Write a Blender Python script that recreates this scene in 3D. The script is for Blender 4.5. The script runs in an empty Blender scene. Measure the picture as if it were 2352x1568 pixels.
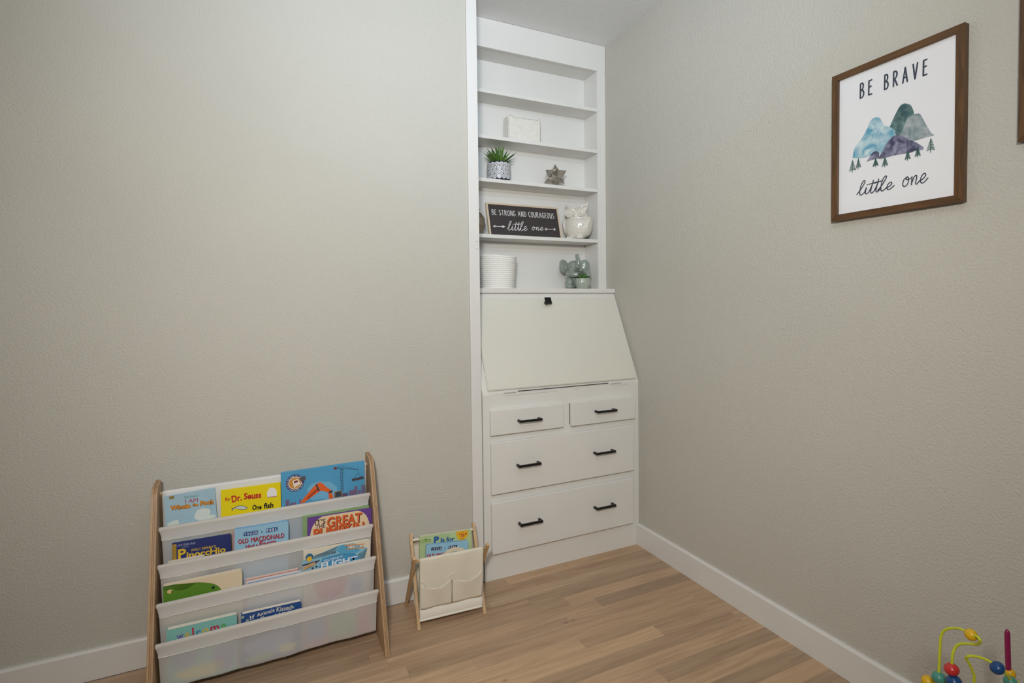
import bpy, bmesh, math, random
from mathutils import Vector, Matrix
random.seed(7)
SC = bpy.context.scene
COL = SC.collection

# ------------------------------------------------------------------ camera
FPX, CX, CY = 1181.26645, 1165.40249, 736.77182
W_PX, H_PX = 2352, 1568
YAW, PITCH, ROLL = .42741, -.0291, -.0119
CAM = Vector((-1.55802, -1.95744, 1.13596))
F = Vector((math.sin(YAW)*math.cos(PITCH), math.cos(YAW)*math.cos(PITCH), math.sin(PITCH)))
_r = Vector((math.cos(YAW), -math.sin(YAW), 0)); _u = _r.cross(F)
RT = _r*math.cos(ROLL) + _u*math.sin(ROLL)
UP = -_r*math.sin(ROLL) + _u*math.cos(ROLL)
cam = bpy.data.cameras.new('camera'); camo = bpy.data.objects.new('camera', cam); COL.objects.link(camo)
cam.sensor_width = 36; cam.lens = 36*FPX/W_PX; cam.clip_start = .02
cam.shift_x = (W_PX/2-CX)/W_PX; cam.shift_y = (CY-H_PX/2)/W_PX
M = Matrix.Identity(4)
for i in range(3):
    M[i][0] = RT[i]; M[i][1] = UP[i]; M[i][2] = -F[i]; M[i][3] = CAM[i]
camo.matrix_world = M
SC.camera = camo

# ------------------------------------------------------------------ light, world, exposure
SC.view_settings.view_transform = 'Standard'; SC.view_settings.look = 'None'
SC.view_settings.exposure = 0.07; SC.view_settings.gamma = 1.0
SC.view_settings.use_curve_mapping = False
world = bpy.data.worlds.new('sky'); SC.world = world; world.use_nodes = True
world.node_tree.nodes['Background'].inputs[0].default_value = (.75, .87, 1, 1)
world.node_tree.nodes['Background'].inputs[1].default_value = .6
ROOM_W, ROOM_D, H = -3.3, -3.45, 2.44
# added, out of view: four cool-white track heads over the camera's side of the room, one of them turned to the ceiling,
# and an added warm dome lamp at the rear of the room (their light is set in the lamp builders below)
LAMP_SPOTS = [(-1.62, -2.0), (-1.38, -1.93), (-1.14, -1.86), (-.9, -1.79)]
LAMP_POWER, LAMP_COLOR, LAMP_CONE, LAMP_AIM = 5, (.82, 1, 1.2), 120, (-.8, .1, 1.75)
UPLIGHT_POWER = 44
DOME_POWER, DOME_COLOR, DOME_AT = 6, (1, .82, .60), (-2.5, -2.7)
FILL_POWER, FILL_COLOR, FILL_AT, FILL_AIM, FILL_CONE = 112, (1, .965, .90), (-1.85, -2.35, 1.72), (-.65, 0, 1.15), 114   # added fill lamp behind the camera, aimed into the view

# ------------------------------------------------------------------ picture-to-place helpers
def ray(px, py): return F + RT*((px-CX)/FPX) + UP*((CY-py)/FPX)
def hit(px, py, point, normal):
    d = ray(px, py); t = (Vector(point)-CAM).dot(normal)/d.dot(normal)
    return CAM + d*t
def at(px, py, depth): return CAM + ray(px, py)*depth

# ------------------------------------------------------------------ materials
def lin(c):
    if isinstance(c, str):
        c = c.lstrip('#'); c = [int(c[i:i+2], 16)/255 for i in (0, 2, 4)]
    return tuple((v/12.92 if v <= .04045 else ((v+.055)/1.055)**2.4) for v in c[:3]) + (1,)
MATS = {}
def mat(name, color, rough=.5, metal=0, var=0, vscale=30, bump=0, bscale=200, coat=0, bdist=.001, spec=.5, stretch=None):
    if name in MATS: return MATS[name]
    m = bpy.data.materials.new(name); m.use_nodes = True; MATS[name] = m
    nt = m.node_tree; N = nt.nodes; L = nt.links; b = N['Principled BSDF']
    c = lin(color)
    b.inputs['Base Color'].default_value = c; b.inputs['Roughness'].default_value = rough
    b.inputs['Metallic'].default_value = metal; b.inputs['Coat Weight'].default_value = coat
    b.inputs['Specular IOR Level'].default_value = spec
    if var or bump:
        tc = N.new('ShaderNodeTexCoord'); src = tc.outputs['Object']
        if stretch:
            mp = N.new('ShaderNodeMapping'); mp.inputs['Scale'].default_value = stretch
            L.new(src, mp.inputs['Vector']); src = mp.outputs[0]
    if var:
        n = N.new('ShaderNodeTexNoise'); n.inputs['Scale'].default_value = vscale; n.inputs['Detail'].default_value = 4
        L.new(src, n.inputs['Vector'])
        r = N.new('ShaderNodeValToRGB'); L.new(n.outputs['Fac'], r.inputs[0])
        r.color_ramp.elements[0].position = .3; r.color_ramp.elements[1].position = .7
        r.color_ramp.elements[0].color = tuple(v*(1-var) for v in c[:3])+(1,)
        r.color_ramp.elements[1].color = tuple(min(1, v*(1+var)) for v in c[:3])+(1,)
        L.new(r.outputs[0], b.inputs['Base Color'])
    if bump:
        n2 = N.new('ShaderNodeTexNoise'); n2.inputs['Scale'].default_value = bscale; n2.inputs['Detail'].default_value = 3
        L.new(src, n2.inputs['Vector'])
        bp = N.new('ShaderNodeBump'); bp.inputs['Strength'].default_value = bump; bp.inputs['Distance'].default_value = bdist
        L.new(n2.outputs['Fac'], bp.inputs['Height']); L.new(bp.outputs[0], b.inputs['Normal'])
    return m

WALL = mat('wall_paint', (.775, .765, .73), .75, var=.02, vscale=2.2, bump=.85, bscale=150, bdist=.0027, spec=.25)
CEIL = mat('ceiling_paint', (.93, .93, .93), .85, bump=.8, bscale=110, bdist=.002, spec=.2)
WHITE = mat('cabinet_white_paint', (.895, .89, .875), .42, var=.015, vscale=6, bump=.12, bscale=90, bdist=.0006)
TRIMW = mat('trim_white_paint', (.89, .885, .875), .4, var=.012, vscale=8)
LIDW = mat('lid_cream_paint', (.875, .87, .83), .4, var=.012, vscale=5, bump=.1, bscale=80, bdist=.0005)
GAP = mat('dark_gap', (.2, .18, .16), .9)
BLACK = mat('black_metal', (.07, .075, .085), .38, metal=.3)
def ink(name, color, rough=.55): return mat(name, color, rough)

def wood_mat(name, light, dark, axis='z', scale=1., rough=.5, use_tint=False):
    if name in MATS: return MATS[name]
    m = bpy.data.materials.new(name); m.use_nodes = True; MATS[name] = m
    nt = m.node_tree; N = nt.nodes; L = nt.links; b = N['Principled BSDF']
    tc = N.new('ShaderNodeTexCoord'); mp = N.new('ShaderNodeMapping')
    s = {'x': (1.3, 22, 22), 'y': (22, 1.3, 22), 'z': (22, 22, 1.3)}[axis]
    mp.inputs['Scale'].default_value = tuple(v*scale for v in s)
    L.new(tc.outputs['Object'], mp.inputs['Vector'])
    n = N.new('ShaderNodeTexNoise'); n.inputs['Scale'].default_value = 2.2; n.inputs['Detail'].default_value = 6
    n.inputs['Distortion'].default_value = 1.2
    L.new(mp.outputs[0], n.inputs['Vector'])
    r = N.new('ShaderNodeValToRGB'); r.color_ramp.elements[0].color = lin(dark); r.color_ramp.elements[1].color = lin(light)
    r.color_ramp.elements[0].position = .3; r.color_ramp.elements[1].position = .68
    L.new(n.outputs['Fac'], r.inputs[0])
    out = r.outputs[0]
    if use_tint:
        oi = N.new('ShaderNodeObjectInfo')
        # shift the grain from board to board
        ad = N.new('ShaderNodeVectorMath'); ad.operation = 'MULTIPLY_ADD'
        L.new(oi.outputs['Random'], ad.inputs[0]); ad.inputs[1].default_value = (37, 53, 11)
        L.new(tc.outputs['Object'], ad.inputs[2]); L.new(ad.outputs[0], mp.inputs['Vector'])
        n3 = N.new('ShaderNodeTexNoise'); n3.inputs['Scale'].default_value = 3; n3.inputs['Detail'].default_value = 2
        mp3 = N.new('ShaderNodeMapping'); mp3.inputs['Scale'].default_value = (1, 7, 1)
        L.new(ad.outputs[0], mp3.inputs['Vector']); L.new(mp3.outputs[0], n3.inputs['Vector'])
        mxb = N.new('ShaderNodeMix'); mxb.data_type = 'RGBA'; mxb.blend_type = 'MULTIPLY'
        rr = N.new('ShaderNodeValToRGB'); rr.color_ramp.elements[0].position = .28; rr.color_ramp.elements[1].position = .5
        rr.color_ramp.elements[0].color = (.66, .64, .63, 1); rr.color_ramp.elements[1].color = (1, 1, 1, 1)
        L.new(n3.outputs['Fac'], rr.inputs[0])
        mxb.inputs[0].default_value = .42
        L.new(out, mxb.inputs[6]); L.new(rr.outputs[0], mxb.inputs[7])
        # scattered small knots
        vk = N.new('ShaderNodeTexVoronoi'); vk.inputs['Scale'].default_value = 5.5; mp4 = N.new('ShaderNodeMapping'); mp4.inputs['Scale'].default_value = (.8, 1.6, 0)
        L.new(ad.outputs[0], mp4.inputs['Vector']); L.new(mp4.outputs[0], vk.inputs['Vector'])
        rk = N.new('ShaderNodeValToRGB'); rk.color_ramp.elements[0].position = .012; rk.color_ramp.elements[1].position = .06
        rk.color_ramp.elements[0].color = (.45, .42, .42, 1); rk.color_ramp.elements[1].color = (1, 1, 1, 1); L.new(vk.outputs['Distance'], rk.inputs[0])
        mk = N.new('ShaderNodeMix'); mk.data_type = 'RGBA'; mk.blend_type = 'MULTIPLY'; mk.inputs[0].default_value = .8
        L.new(mxb.outputs[2], mk.inputs[6]); L.new(rk.outputs[0], mk.inputs[7])
        mx = N.new('ShaderNodeMix'); mx.data_type = 'RGBA'; mx.blend_type = 'MULTIPLY'; mx.inputs[0].default_value = 1
        L.new(mk.outputs[2], mx.inputs[6]); L.new(oi.outputs['Color'], mx.inputs[7]); out = mx.outputs[2]
    L.new(out, b.inputs['Base Color']); b.inputs['Roughness'].default_value = rough
    bp = N.new('ShaderNodeBump'); bp.inputs['Strength'].default_value = .12; bp.inputs['Distance'].default_value = .0005
    L.new(n.outputs['Fac'], bp.inputs['Height']); L.new(bp.outputs[0], b.inputs['Normal'])
    return m
OAK = wood_mat('oak_floor', (.775, .665, .555), (.685, .575, .47), 'x', 1.25, .45, True)
FRAMEWOOD = wood_mat('walnut_frame', (.41, .285, .155), (.28, .19, .10), 'z', 2.5, .45)
FRAMEWOODH = wood_mat('walnut_frame_rail', (.41, .285, .155), (.28, .19, .10), 'y', 2.5, .45)
STICK = wood_mat('pale_stick_wood', (.84, .72, .56), (.76, .63, .47), 'z', 2, .55)
def ply_mat():
    m = bpy.data.materials.new('plywood'); m.use_nodes = True
    nt = m.node_tree; N = nt.nodes; L = nt.links; b = N['Principled BSDF']
    tc = N.new('ShaderNodeTexCoord'); sx = N.new('ShaderNodeSeparateXYZ'); L.new(tc.outputs['Object'], sx.inputs[0])
    mu = N.new('ShaderNodeMath'); mu.operation = 'MULTIPLY'; mu.inputs[1].default_value = 1/.0162; L.new(sx.outputs[0], mu.inputs[0])
    fr = N.new('ShaderNodeMath'); fr.operation = 'FRACT'; L.new(mu.outputs[0], fr.inputs[0])
    r = N.new('ShaderNodeValToRGB'); r.color_ramp.interpolation = 'CONSTANT'
    e = r.color_ramp.elements; A = lin((.73, .60, .46)); D = lin((.56, .43, .30)); B2 = lin((.70, .565, .425))
    e[0].position = 0; e[0].color = A; e[1].position = .32; e[1].color = D
    for p, c in ((.42, B2), (.60, D), (.68, A)):
        q = e.new(p); q.color = c
    L.new(fr.outputs[0], r.inputs[0])
    n = N.new('ShaderNodeTexNoise'); n.inputs['Scale'].default_value = 3; n.inputs['Detail'].default_value = 5
    mp = N.new('ShaderNodeMapping'); mp.inputs['Scale'].default_value = (40, 30, 3); L.new(tc.outputs['Object'], mp.inputs[0]); L.new(mp.outputs[0], n.inputs['Vector'])
    r2 = N.new('ShaderNodeValToRGB'); r2.color_ramp.elements[0].color = (.78, .76, .74, 1); r2.color_ramp.elements[0].position = .35; r2.color_ramp.elements[1].position = .6
    L.new(n.outputs['Fac'], r2.inputs[0])
    mx = N.new('ShaderNodeMix'); mx.data_type = 'RGBA'; mx.blend_type = 'MULTIPLY'; mx.inputs[0].default_value = .7
    L.new(r.outputs[0], mx.inputs[6]); L.new(r2.outputs[0], mx.inputs[7]); L.new(mx.outputs[2], b.inputs['Base Color'])
    b.inputs['Roughness'].default_value = .5
    return m
PLY = ply_mat()
def cloth_mat(name, color, transl=.5, weave=900, seethru=0.):
    m = bpy.data.materials.new(name); m.use_nodes = True
    nt = m.node_tree; N = nt.nodes; L = nt.links
    N.remove(N['Principled BSDF']); o = N['Material Output']
    d = N.new('ShaderNodeBsdfDiffuse'); t = N.new('ShaderNodeBsdfTranslucent'); mx = N.new('ShaderNodeMixShader')
    d.inputs[0].default_value = lin(color); t.inputs[0].default_value = lin(color); mx.inputs[0].default_value = transl
    n = N.new('ShaderNodeTexNoise'); n.inputs['Scale'].default_value = weave; tc = N.new('ShaderNodeTexCoord'); L.new(tc.outputs['Object'], n.inputs['Vector'])
    bp = N.new('ShaderNodeBump'); bp.inputs['Strength'].default_value = .15; bp.inputs['Distance'].default_value = .0004
    L.new(n.outputs['Fac'], bp.inputs['Height']); L.new(bp.outputs[0], d.inputs['Normal'])
    L.new(d.outputs[0], mx.inputs[1]); L.new(t.outputs[0], mx.inputs[2])
    last = mx.outputs[0]
    if seethru:
        tp = N.new('ShaderNodeBsdfTransparent'); m2 = N.new('ShaderNodeMixShader'); m2.inputs[0].default_value = seethru
        L.new(last, m2.inputs[1]); L.new(tp.outputs[0], m2.inputs[2]); last = m2.outputs[0]
    L.new(last, o.inputs[0])
    return m
SLING = cloth_mat('white_sling_cloth', (.96, .96, .96), .35, 700, .24)
HEMC = cloth_mat('white_hem_cloth', (.95, .95, .95), .2, 700)
CANVAS = cloth_mat('cream_canvas', (.955, .93, .87), .2, 500)
THREAD = mat('seam_thread', (.93, .91, .88), .8)
PAPER = mat('book_pages', (.90, .87, .81), .8, var=.04, vscale=80)

# ------------------------------------------------------------------ mesh helpers
def link(name, me, m=None, parent=None, smooth=False):
    o = bpy.data.objects.new(name, me); COL.objects.link(o)
    if m is not None: me.materials.append(m)
    if parent is not None: o.parent = parent
    if smooth:
        for p in me.polygons: p.use_smooth = True
    return o
def from_bm(name, bm, m=None, parent=None, smooth=False):
    me = bpy.data.meshes.new(name); bmesh.ops.recalc_face_normals(bm, faces=bm.faces[:]); bm.to_mesh(me); bm.free()
    return link(name, me, m, parent, smooth)
def add_box(bm, a, b, bevel=0):
    a, b = Vector(a), Vector(b)
    lo = Vector([min(a[i], b[i]) for i in range(3)]); hi = Vector([max(a[i], b[i]) for i in range(3)])
    r = bmesh.ops.create_cube(bm, size=1, matrix=Matrix.Translation((lo+hi)/2) @ Matrix.Diagonal((*(hi-lo), 1)))
    if bevel:
        ed = list({e for v in r['verts'] for e in v.link_edges})
        bmesh.ops.bevel(bm, geom=ed, offset=bevel, segments=2, affect='EDGES', profile=.5)
def box(name, a, b, m, parent=None, bevel=0):
    bm = bmesh.new(); add_box(bm, a, b, bevel); return from_bm(name, bm, m, parent)
def add_prism(bm, pts, vec):
    """closed polygon pts (3D) extruded by vec"""
    vec = Vector(vec); a = [bm.verts.new(p) for p in pts]; b = [bm.verts.new(Vector(p)+vec) for p in pts]
    n = len(pts)
    bm.faces.new(a); bm.faces.new(list(reversed(b)))
    for i in range(n): bm.faces.new((a[i], b[i], b[(i+1) % n], a[(i+1) % n]))
def prism(name, pts, vec, m, parent=None, bevel=0):
    bm = bmesh.new(); add_prism(bm, pts, vec)
    if bevel: bmesh.ops.bevel(bm, geom=bm.edges[:], offset=bevel, segments=2, affect='EDGES', profile=.5)
    return from_bm(name, bm, m, parent)
def smooth_path(pts, n=6):
    P = [Vector(p) for p in pts]; out = []
    for i in range(len(P)-1):
        p0 = P[max(i-1, 0)]; p1 = P[i]; p2 = P[i+1]; p3 = P[min(i+2, len(P)-1)]
        for k in range(n):
            t = k/n
            out.append(.5*((2*p1)+(p2-p0)*t+(2*p0-5*p1+4*p2-p3)*t*t+(3*p1-p0-3*p2+p3)*t**3))
    out.append(P[-1]); return out
def add_tube(bm, pts, rad, seg=8, caps=True):
    pts = [Vector(p) for p in pts]; rings = []; n = len(pts)
    up = Vector((0, 0, 1))
    prev = None
    for i, p in enumerate(pts):
        t = (pts[min(i+1, n-1)]-pts[max(i-1, 0)]).normalized()
        if prev is None:
            a = t.cross(up) if abs(t.dot(up)) < .95 else t.cross(Vector((1, 0, 0)))
        else: a = prev - t*prev.dot(t)
        a.normalize(); prev = a; b = t.cross(a)
        r = rad(i/(n-1)) if callable(rad) else rad
        rings.append([bm.verts.new(p+(a*math.cos(2*math.pi*k/seg)+b*math.sin(2*math.pi*k/seg))*r) for k in range(seg)])
    for i in range(n-1):
        for k in range(seg):
            bm.faces.new((rings[i][k], rings[i][(k+1) % seg], rings[i+1][(k+1) % seg], rings[i+1][k]))
    if caps: bm.faces.new(rings[0]); bm.faces.new(rings[-1])
def tube(name, pts, rad, m, parent=None, seg=8):
    bm = bmesh.new(); add_tube(bm, pts, rad, seg); return from_bm(name, bm, m, parent, True)
def lathe(name, prof, m, parent=None, seg=40, center=(0, 0, 0), mod=None):
    bm = bmesh.new(); c = Vector(center); rings = []
    for i, (r, z) in enumerate(prof):
        ring = []
        for k in range(seg):
            a = 2*math.pi*k/seg; rr, zz = (r, z) if mod is None else mod(r, z, a, i)
            ring.append(bm.verts.new(c+Vector((rr*math.cos(a), rr*math.sin(a), zz))))
        rings.append(ring)
    for i in range(len(prof)-1):
        for k in range(seg):
            bm.faces.new((rings[i][k], rings[i][(k+1) % seg], rings[i+1][(k+1) % seg], rings[i+1][k]))
    if prof[0][0] > 1e-5: bm.faces.new(rings[0])
    return from_bm(name, bm, m, parent, True)
def ellipsoid(bm, c, r, rot=None, u=20, v=14):
    mtx = Matrix.Translation(c) @ (rot or Matrix.Identity(4)) @ Matrix.Diagonal((*r, 1))
    bmesh.ops.create_uvsphere(bm, u_segments=u, v_segments=v, radius=1, matrix=mtx)
def thing(name, label, cat, loc=(0, 0, 0), group=None, rotz=0):
    o = bpy.data.objects.new(name, None); COL.objects.link(o); o.location = loc; o.rotation_euler = (0, 0, rotz)
    o.empty_display_size = .02
    tag(o, label, cat, group); return o
def tag(o, label, cat, group=None):
    o['label'] = label; o['category'] = cat
    if group: o['group'] = group
    return o
def struct(o): o['kind'] = 'structure'; return o

# ------------------------------------------------------------------ flat print on a plane
class Flat:
    """a flat face in the place: pixels of its print become (u, v) on it; art is thin mesh laid on the face"""
    def __init__(s, origin, ux, uy, parent):
        s.o = Vector(origin); s.ux = Vector(ux).normalized(); s.uy = Vector(uy); s.uy = (s.uy-s.ux*s.uy.dot(s.ux)).normalized()
        s.n = s.ux.cross(s.uy); s.parent = parent
        if s.n.dot(CAM-s.o) < 0: s.n = -s.n
        s.inv = None
    def uv(s, px, py):
        p = hit(px, py, s.o, s.n)-s.o; return (p.dot(s.ux), p.dot(s.uy))
    def pos(s, u, v, layer): return s.o+s.ux*u+s.uy*v+s.n*(.00025*layer+.00015)
    def build(s, name, bm, m):
        par = s.parent
        if par is not None:
            bpy.context.view_layer.update()
            bm.transform(par.matrix_world.inverted())
        return from_bm(name, bm, m, par)
    def clip(s, v0):  s.vmin = v0
    def poly(s, name, pts, m, layer=1, px=True):
        if px: pts = [s.uv(*p) for p in pts]
        bm = bmesh.new(); vs = [bm.verts.new(s.pos(u, v, layer)) for u, v in pts]
        f = bm.faces.new(vs); bmesh.ops.triangulate(bm, faces=[f], ngon_method='EAR_CLIP')
        return s.build(name, bm, m)
    def polys(s, name, lists, m, layer=1, px=True):
        bm = bmesh.new()
        for pts in lists:
            if px: pts = [s.uv(*p) for p in pts]
            f = bm.faces.new([bm.verts.new(s.pos(u, v, layer)) for u, v in pts])
            bmesh.ops.triangulate(bm, faces=[f], ngon_method='EAR_CLIP')
        return s.build(name, bm, m)
    def ribbon(s, bm, pts, w, layer, sharp=False):
        """stroke in uv metres, round joins and ends; each piece a hair above the last so that overlaps stay clean"""
        s.k = getattr(s, 'k', 0)
        def up(): s.k = (s.k+1) % 18; return layer+.04*s.k
        P = [Vector((*p, 0)) for p in pts]
        def disc(p):
            l_ = up(); bm.faces.new([bm.verts.new(s.pos(p.x+math.cos(a*math.pi/4)*w/2, p.y+math.sin(a*math.pi/4)*w/2, l_)) for a in range(8)])
        if sharp:
            for a, b in zip(P, P[1:]):
                t = b-a
                if t.length < 1e-9: continue
                t.normalize(); n = Vector((-t.y, t.x, 0))*w/2
                l_ = up(); bm.faces.new([bm.verts.new(s.pos(q.x, q.y, l_)) for q in (a+n, b+n, b-n, a-n)])
            for p in P: disc(p)
            return
        L_, R_ = [], []
        for i, p in enumerate(P):
            t = (P[min(i+1, len(P)-1)]-P[max(i-1, 0)])
            if t.length < 1e-9: t = Vector((1, 0, 0))
            t.normalize(); n = Vector((-t.y, t.x, 0))
            L_.append(p+n*w/2); R_.append(p-n*w/2)
        l_ = up(); m_ = len(P); vl = [bm.verts.new(s.pos(q.x, q.y, l_+.3*i/m_)) for i, q in enumerate(L_)]; vr = [bm.verts.new(s.pos(q.x, q.y, l_+.3*i/m_)) for i, q in enumerate(R_)]
        for i in range(len(P)-1): bm.faces.new((vl[i], vl[i+1], vr[i+1], vr[i]))
        disc(P[0]); disc(P[-1])
    def strokes(s, name, lists, w, m, layer=1, px=True, sm=0):
        bm = bmesh.new()
        for pts in lists:
            if px: pts = [s.uv(*p) for p in pts]
            if sm: pts = [(q.x, q.y) for q in smooth_path([(a, b, 0) for a, b in pts], sm)]
            s.ribbon(bm, pts, w, layer, not sm)
        return s.build(name, bm, m)
    def frame_for(s, pl, pr, cap):
        a = Vector((*s.uv(*pl), 0)); b = Vector((*s.uv(*pr), 0)); mid = ((pl[0]+pr[0])/2, (pl[1]+pr[1])/2)
        m0 = Vector((*s.uv(*mid), 0)); m1 = Vector((*s.uv(mid[0], mid[1]-cap), 0))
        ex = b-a; w = ex.length; ex.normalize(); ey = Vector((-ex.y, ex.x, 0)); h = abs((m1-m0).dot(ey))
        return a, ex, ey, w, h
    def text(s, name, body, pl, pr, cap, m, layer=2, bold=.0, shear=0, arc=0, capref=None):
        a, ex, ey, w, h = s.frame_for(pl, pr, cap)
        cu = bpy.data.curves.new('lettering', 'FONT'); cu.body = body; cu.size = 1; cu.offset = bold; cu.shear = shear
        cu.resolution_u = 3
        o = bpy.data.objects.new('lettering', cu); COL.objects.link(o)
        bpy.context.view_layer.update()
        me = bpy.data.meshes.new_from_object(o.evaluated_get(bpy.context.evaluated_depsgraph_get()))
        bpy.data.objects.remove(o); bpy.data.curves.remove(cu)
        bm = bmesh.new(); bm.from_mesh(me); bpy.data.meshes.remove(me)
        xs = [v.co.x for v in bm.verts]; x0, x1 = min(xs), max(xs); ch = .69+bold
        for v in bm.verts:
            tx = (v.co.x-x0)/(x1-x0); ty = v.co.y/ch
            u = tx*w; vv = ty*h + arc*h*(1-(2*tx-1)**2)
            q = a+ex*u+ey*vv; v.co = s.pos(q.x, q.y, layer)
        bmesh.ops.remove_doubles(bm, verts=bm.verts[:], dist=1e-7)
        return s.build(name, bm, m)
    def hand(s, name, body, pl, pr, cap, m, stroke, layer=2, gap=.32, glyphs=None, slant=0, level=False):
        """hand-lettered strokes: glyph polylines in a unit box, advanced and fitted between pl and pr"""
        g = glyphs or CAPS; a, ex, ey, w, h = s.frame_for(pl, pr, cap)
        if level: ex = Vector((1, 0, 0)); ey = Vector((0, 1, 0))
        adv = []; x = 0
        for ch in body:
            if ch == ' ': adv.append((x, None)); x += .55; continue
            wd, st = g[ch]; adv.append((x, ch)); x += wd+gap
        tot = x-gap; bm = bmesh.new()
        for x0, ch in adv:
            if ch is None: continue
            for pts, sm in g[ch][1]:
                q = [(x0+p[0]+slant*p[1], p[1], 0) for p in pts]
                if sm: q = [tuple(k) for k in smooth_path(q, 5)]
                uvs = []
                for p in q:
                    k = a+ex*(p[0]/tot*w)+ey*(p[1]*h); uvs.append((k.x, k.y))
                s.ribbon(bm, uvs, stroke*h, layer, not sm)
        return s.build(name, bm, m)
CAPS = {
 'B': (.42, [([(0, 0), (.02, 1)], 0), ([(.02, 1), (.25, 1), (.36, .82), (.27, .6), (.04, .54)], 1), ([(.04, .54), (.3, .48), (.42, .26), (.3, .04), (0, 0)], 1)]),
 'E': (.36, [([(.34, 1), (.02, .98), (0, .02), (.36, .02)], 0), ([(.02, .55), (.28, .57)], 0)]),
 'R': (.44, [([(0, 0), (.02, 1)], 0), ([(.02, 1), (.28, .98), (.4, .78), (.28, .56), (.03, .5)], 1), ([(.12, .5), (.44, 0)], 0)]),
 'A': (.5, [([(0, 0), (.26, 1), (.5, 0)], 0), ([(.09, .32), (.42, .34)], 0)]),
 'V': (.48, [([(0, 1), (.22, 0), (.48, 1)], 0)]),
 'S': (.38, [([(.36, .9), (.2, 1), (.03, .82), (.12, .58), (.32, .4), (.36, .18), (.2, 0), (0, .1)], 1)]),
 'T': (.42, [([(0, .98), (.42, 1)], 0), ([(.21, 1), (.2, 0)], 0)]),
 'O': (.42, [([(.21, 1), (.04, .8), (0, .45), (.1, .06), (.24, 0), (.38, .2), (.42, .6), (.34, .92), (.21, 1)], 1)]),
 'N': (.42, [([(0, 0), (.02, 1), (.4, 0), (.42, 1)], 0)]),
 'G': (.42, [([(.38, .88), (.22, 1), (.05, .8), (0, .45), (.08, .1), (.24, 0), (.38, .12), (.4, .42), (.24, .44)], 1)]),
 'D': (.42, [([(0, 0), (.01, 1)], 0), ([(.01, 1), (.28, .9), (.42, .55), (.34, .16), (0, 0)], 1)]),
 'C': (.38, [([(.38, .88), (.24, 1), (.06, .82), (0, .45), (.1, .08), (.24, 0), (.38, .12)], 1)]),
 'U': (.42, [([(0, 1), (.02, .25), (.14, 0), (.28, 0), (.4, .25), (.42, 1)], 1)]),
}
SCRIPT = {
 'l': (.26, [([(-.08, .1), (.1, .45), (.24, .9), (.17, 1), (.07, .75), (.05, .25), (.12, 0), (.24, .06), (.34, .2)], 1)]),
 'i': (.2, [([(.0, .1), (.07, .48), (.06, .12), (.12, 0), (.2, .06), (.28, .2)], 1), ([(.09, .64), (.1, .66)], 0)]),
 't': (.22, [([(.0, .12), (.1, .55), (.13, .92), (.09, .3), (.1, .05), (.17, 0), (.24, .08), (.32, .22)], 1), ([(-.07, .66), (.34, .72)], 0)]),
 'e': (.3, [([(.02, .14), (.18, .24), (.26, .4), (.18, .5), (.07, .36), (.06, .12), (.15, 0), (.28, .08), (.38, .22)], 1)]),
 'o': (.34, [([(.2, .5), (.06, .38), (.03, .14), (.12, 0), (.26, .1), (.28, .36), (.2, .5), (.16, .38), (.28, .34), (.4, .4)], 1)]),
 'n': (.36, [([(.04, .46), (.06, .02)], 0), ([(.06, .1), (.14, .4), (.22, .48), (.27, .36), (.25, .1), (.31, 0), (.42, .16)], 1)]),
}

# ================================================================== SETTING
wl = struct(box('wall_left', (ROOM_W-.1, 0, 0), (-.795, .42, H), WALL))
wr = struct(box('wall_right', (0, ROOM_D-.1, 0), (.1, .42, H), WALL))
struct(box('wall_alcove', (-.795, .38, 0), (0, .42, H), WALL))
struct(box('wall_side', (ROOM_W-.1, ROOM_D-.1, 0), (ROOM_W, 0, H), WALL))
struct(box('wall_rear', (ROOM_W, ROOM_D-.1, 0), (0, ROOM_D, H), WALL))
struct(box('ceiling', (ROOM_W-.1, ROOM_D-.1, H), (.1, .42, H+.08), CEIL))
fl = struct(box('floor', (ROOM_W-.1, ROOM_D-.1, -.05), (.1, .42, -.0072), GAP))
# boards of the oak floor, one by one
ROWH = .0583; S0 = -.3647
TINT = [(1, 1, 1), (.93, .9, .87), (1.05, 1.03, 1.0), (.88, .85, .83), (1.0, .96, .92), (.96, .95, .93), (1.1, 1.06, .98), (.8, .79, .78)]
special = {-1: [(-.452, (.74, .73, .72)), (-1.25, (1.0, .96, .92))], -2: [(-.557, (1.02, .98, .93)), (-1.3, (.86, .84, .81))],
           0: [(-.609, (.97, .92, .88)), (-1.2, (.9, .87, .84))], 1: [(-.1, (.95, .91, .87)), (-1.0, (1, .96, .91))],
           2: [(-.639, (.94, .9, .85)), (-1.45, (1.12, 1.07, .98))], 3: [(-.36, (.95, .93, .9)), (-1.15, (1.17, 1.12, 1.02))],
           4: [(-.05, (1, 1, 1)), (-.98, (.9, .87, .84))], 5: [(-.8, (1.08, 1.04, .97)), (-1.6, (1, .97, .92))],
           6: [(-.5, (.8, .78, .76)), (-1.35, (1.02, .98, .93))], 7: [(-.9, (1.05, 1.02, .95)), (-1.7, (.95, .91, .87))]}
board_me = {}
def board(xa, xb, ya, yb, tint):
    key = round(xb-xa, 3), round(ya-yb, 3)
    if key not in board_me:
        bm = bmesh.new(); g = .00012
        add_box(bm, (g, -(ya-yb)+g, -.007), (xb-xa-g, -g, 0), .0004)
        me = bpy.data.meshes.new('floorboard'); bm.to_mesh(me); bm.free(); me.materials.append(OAK); board_me[key] = me
    o = bpy.data.objects.new('floorboard', board_me[key]); COL.objects.link(o); o.parent = fl
    o.location = (xa, ya, 0); o.color = (*tint, 1)
row = -6
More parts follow.
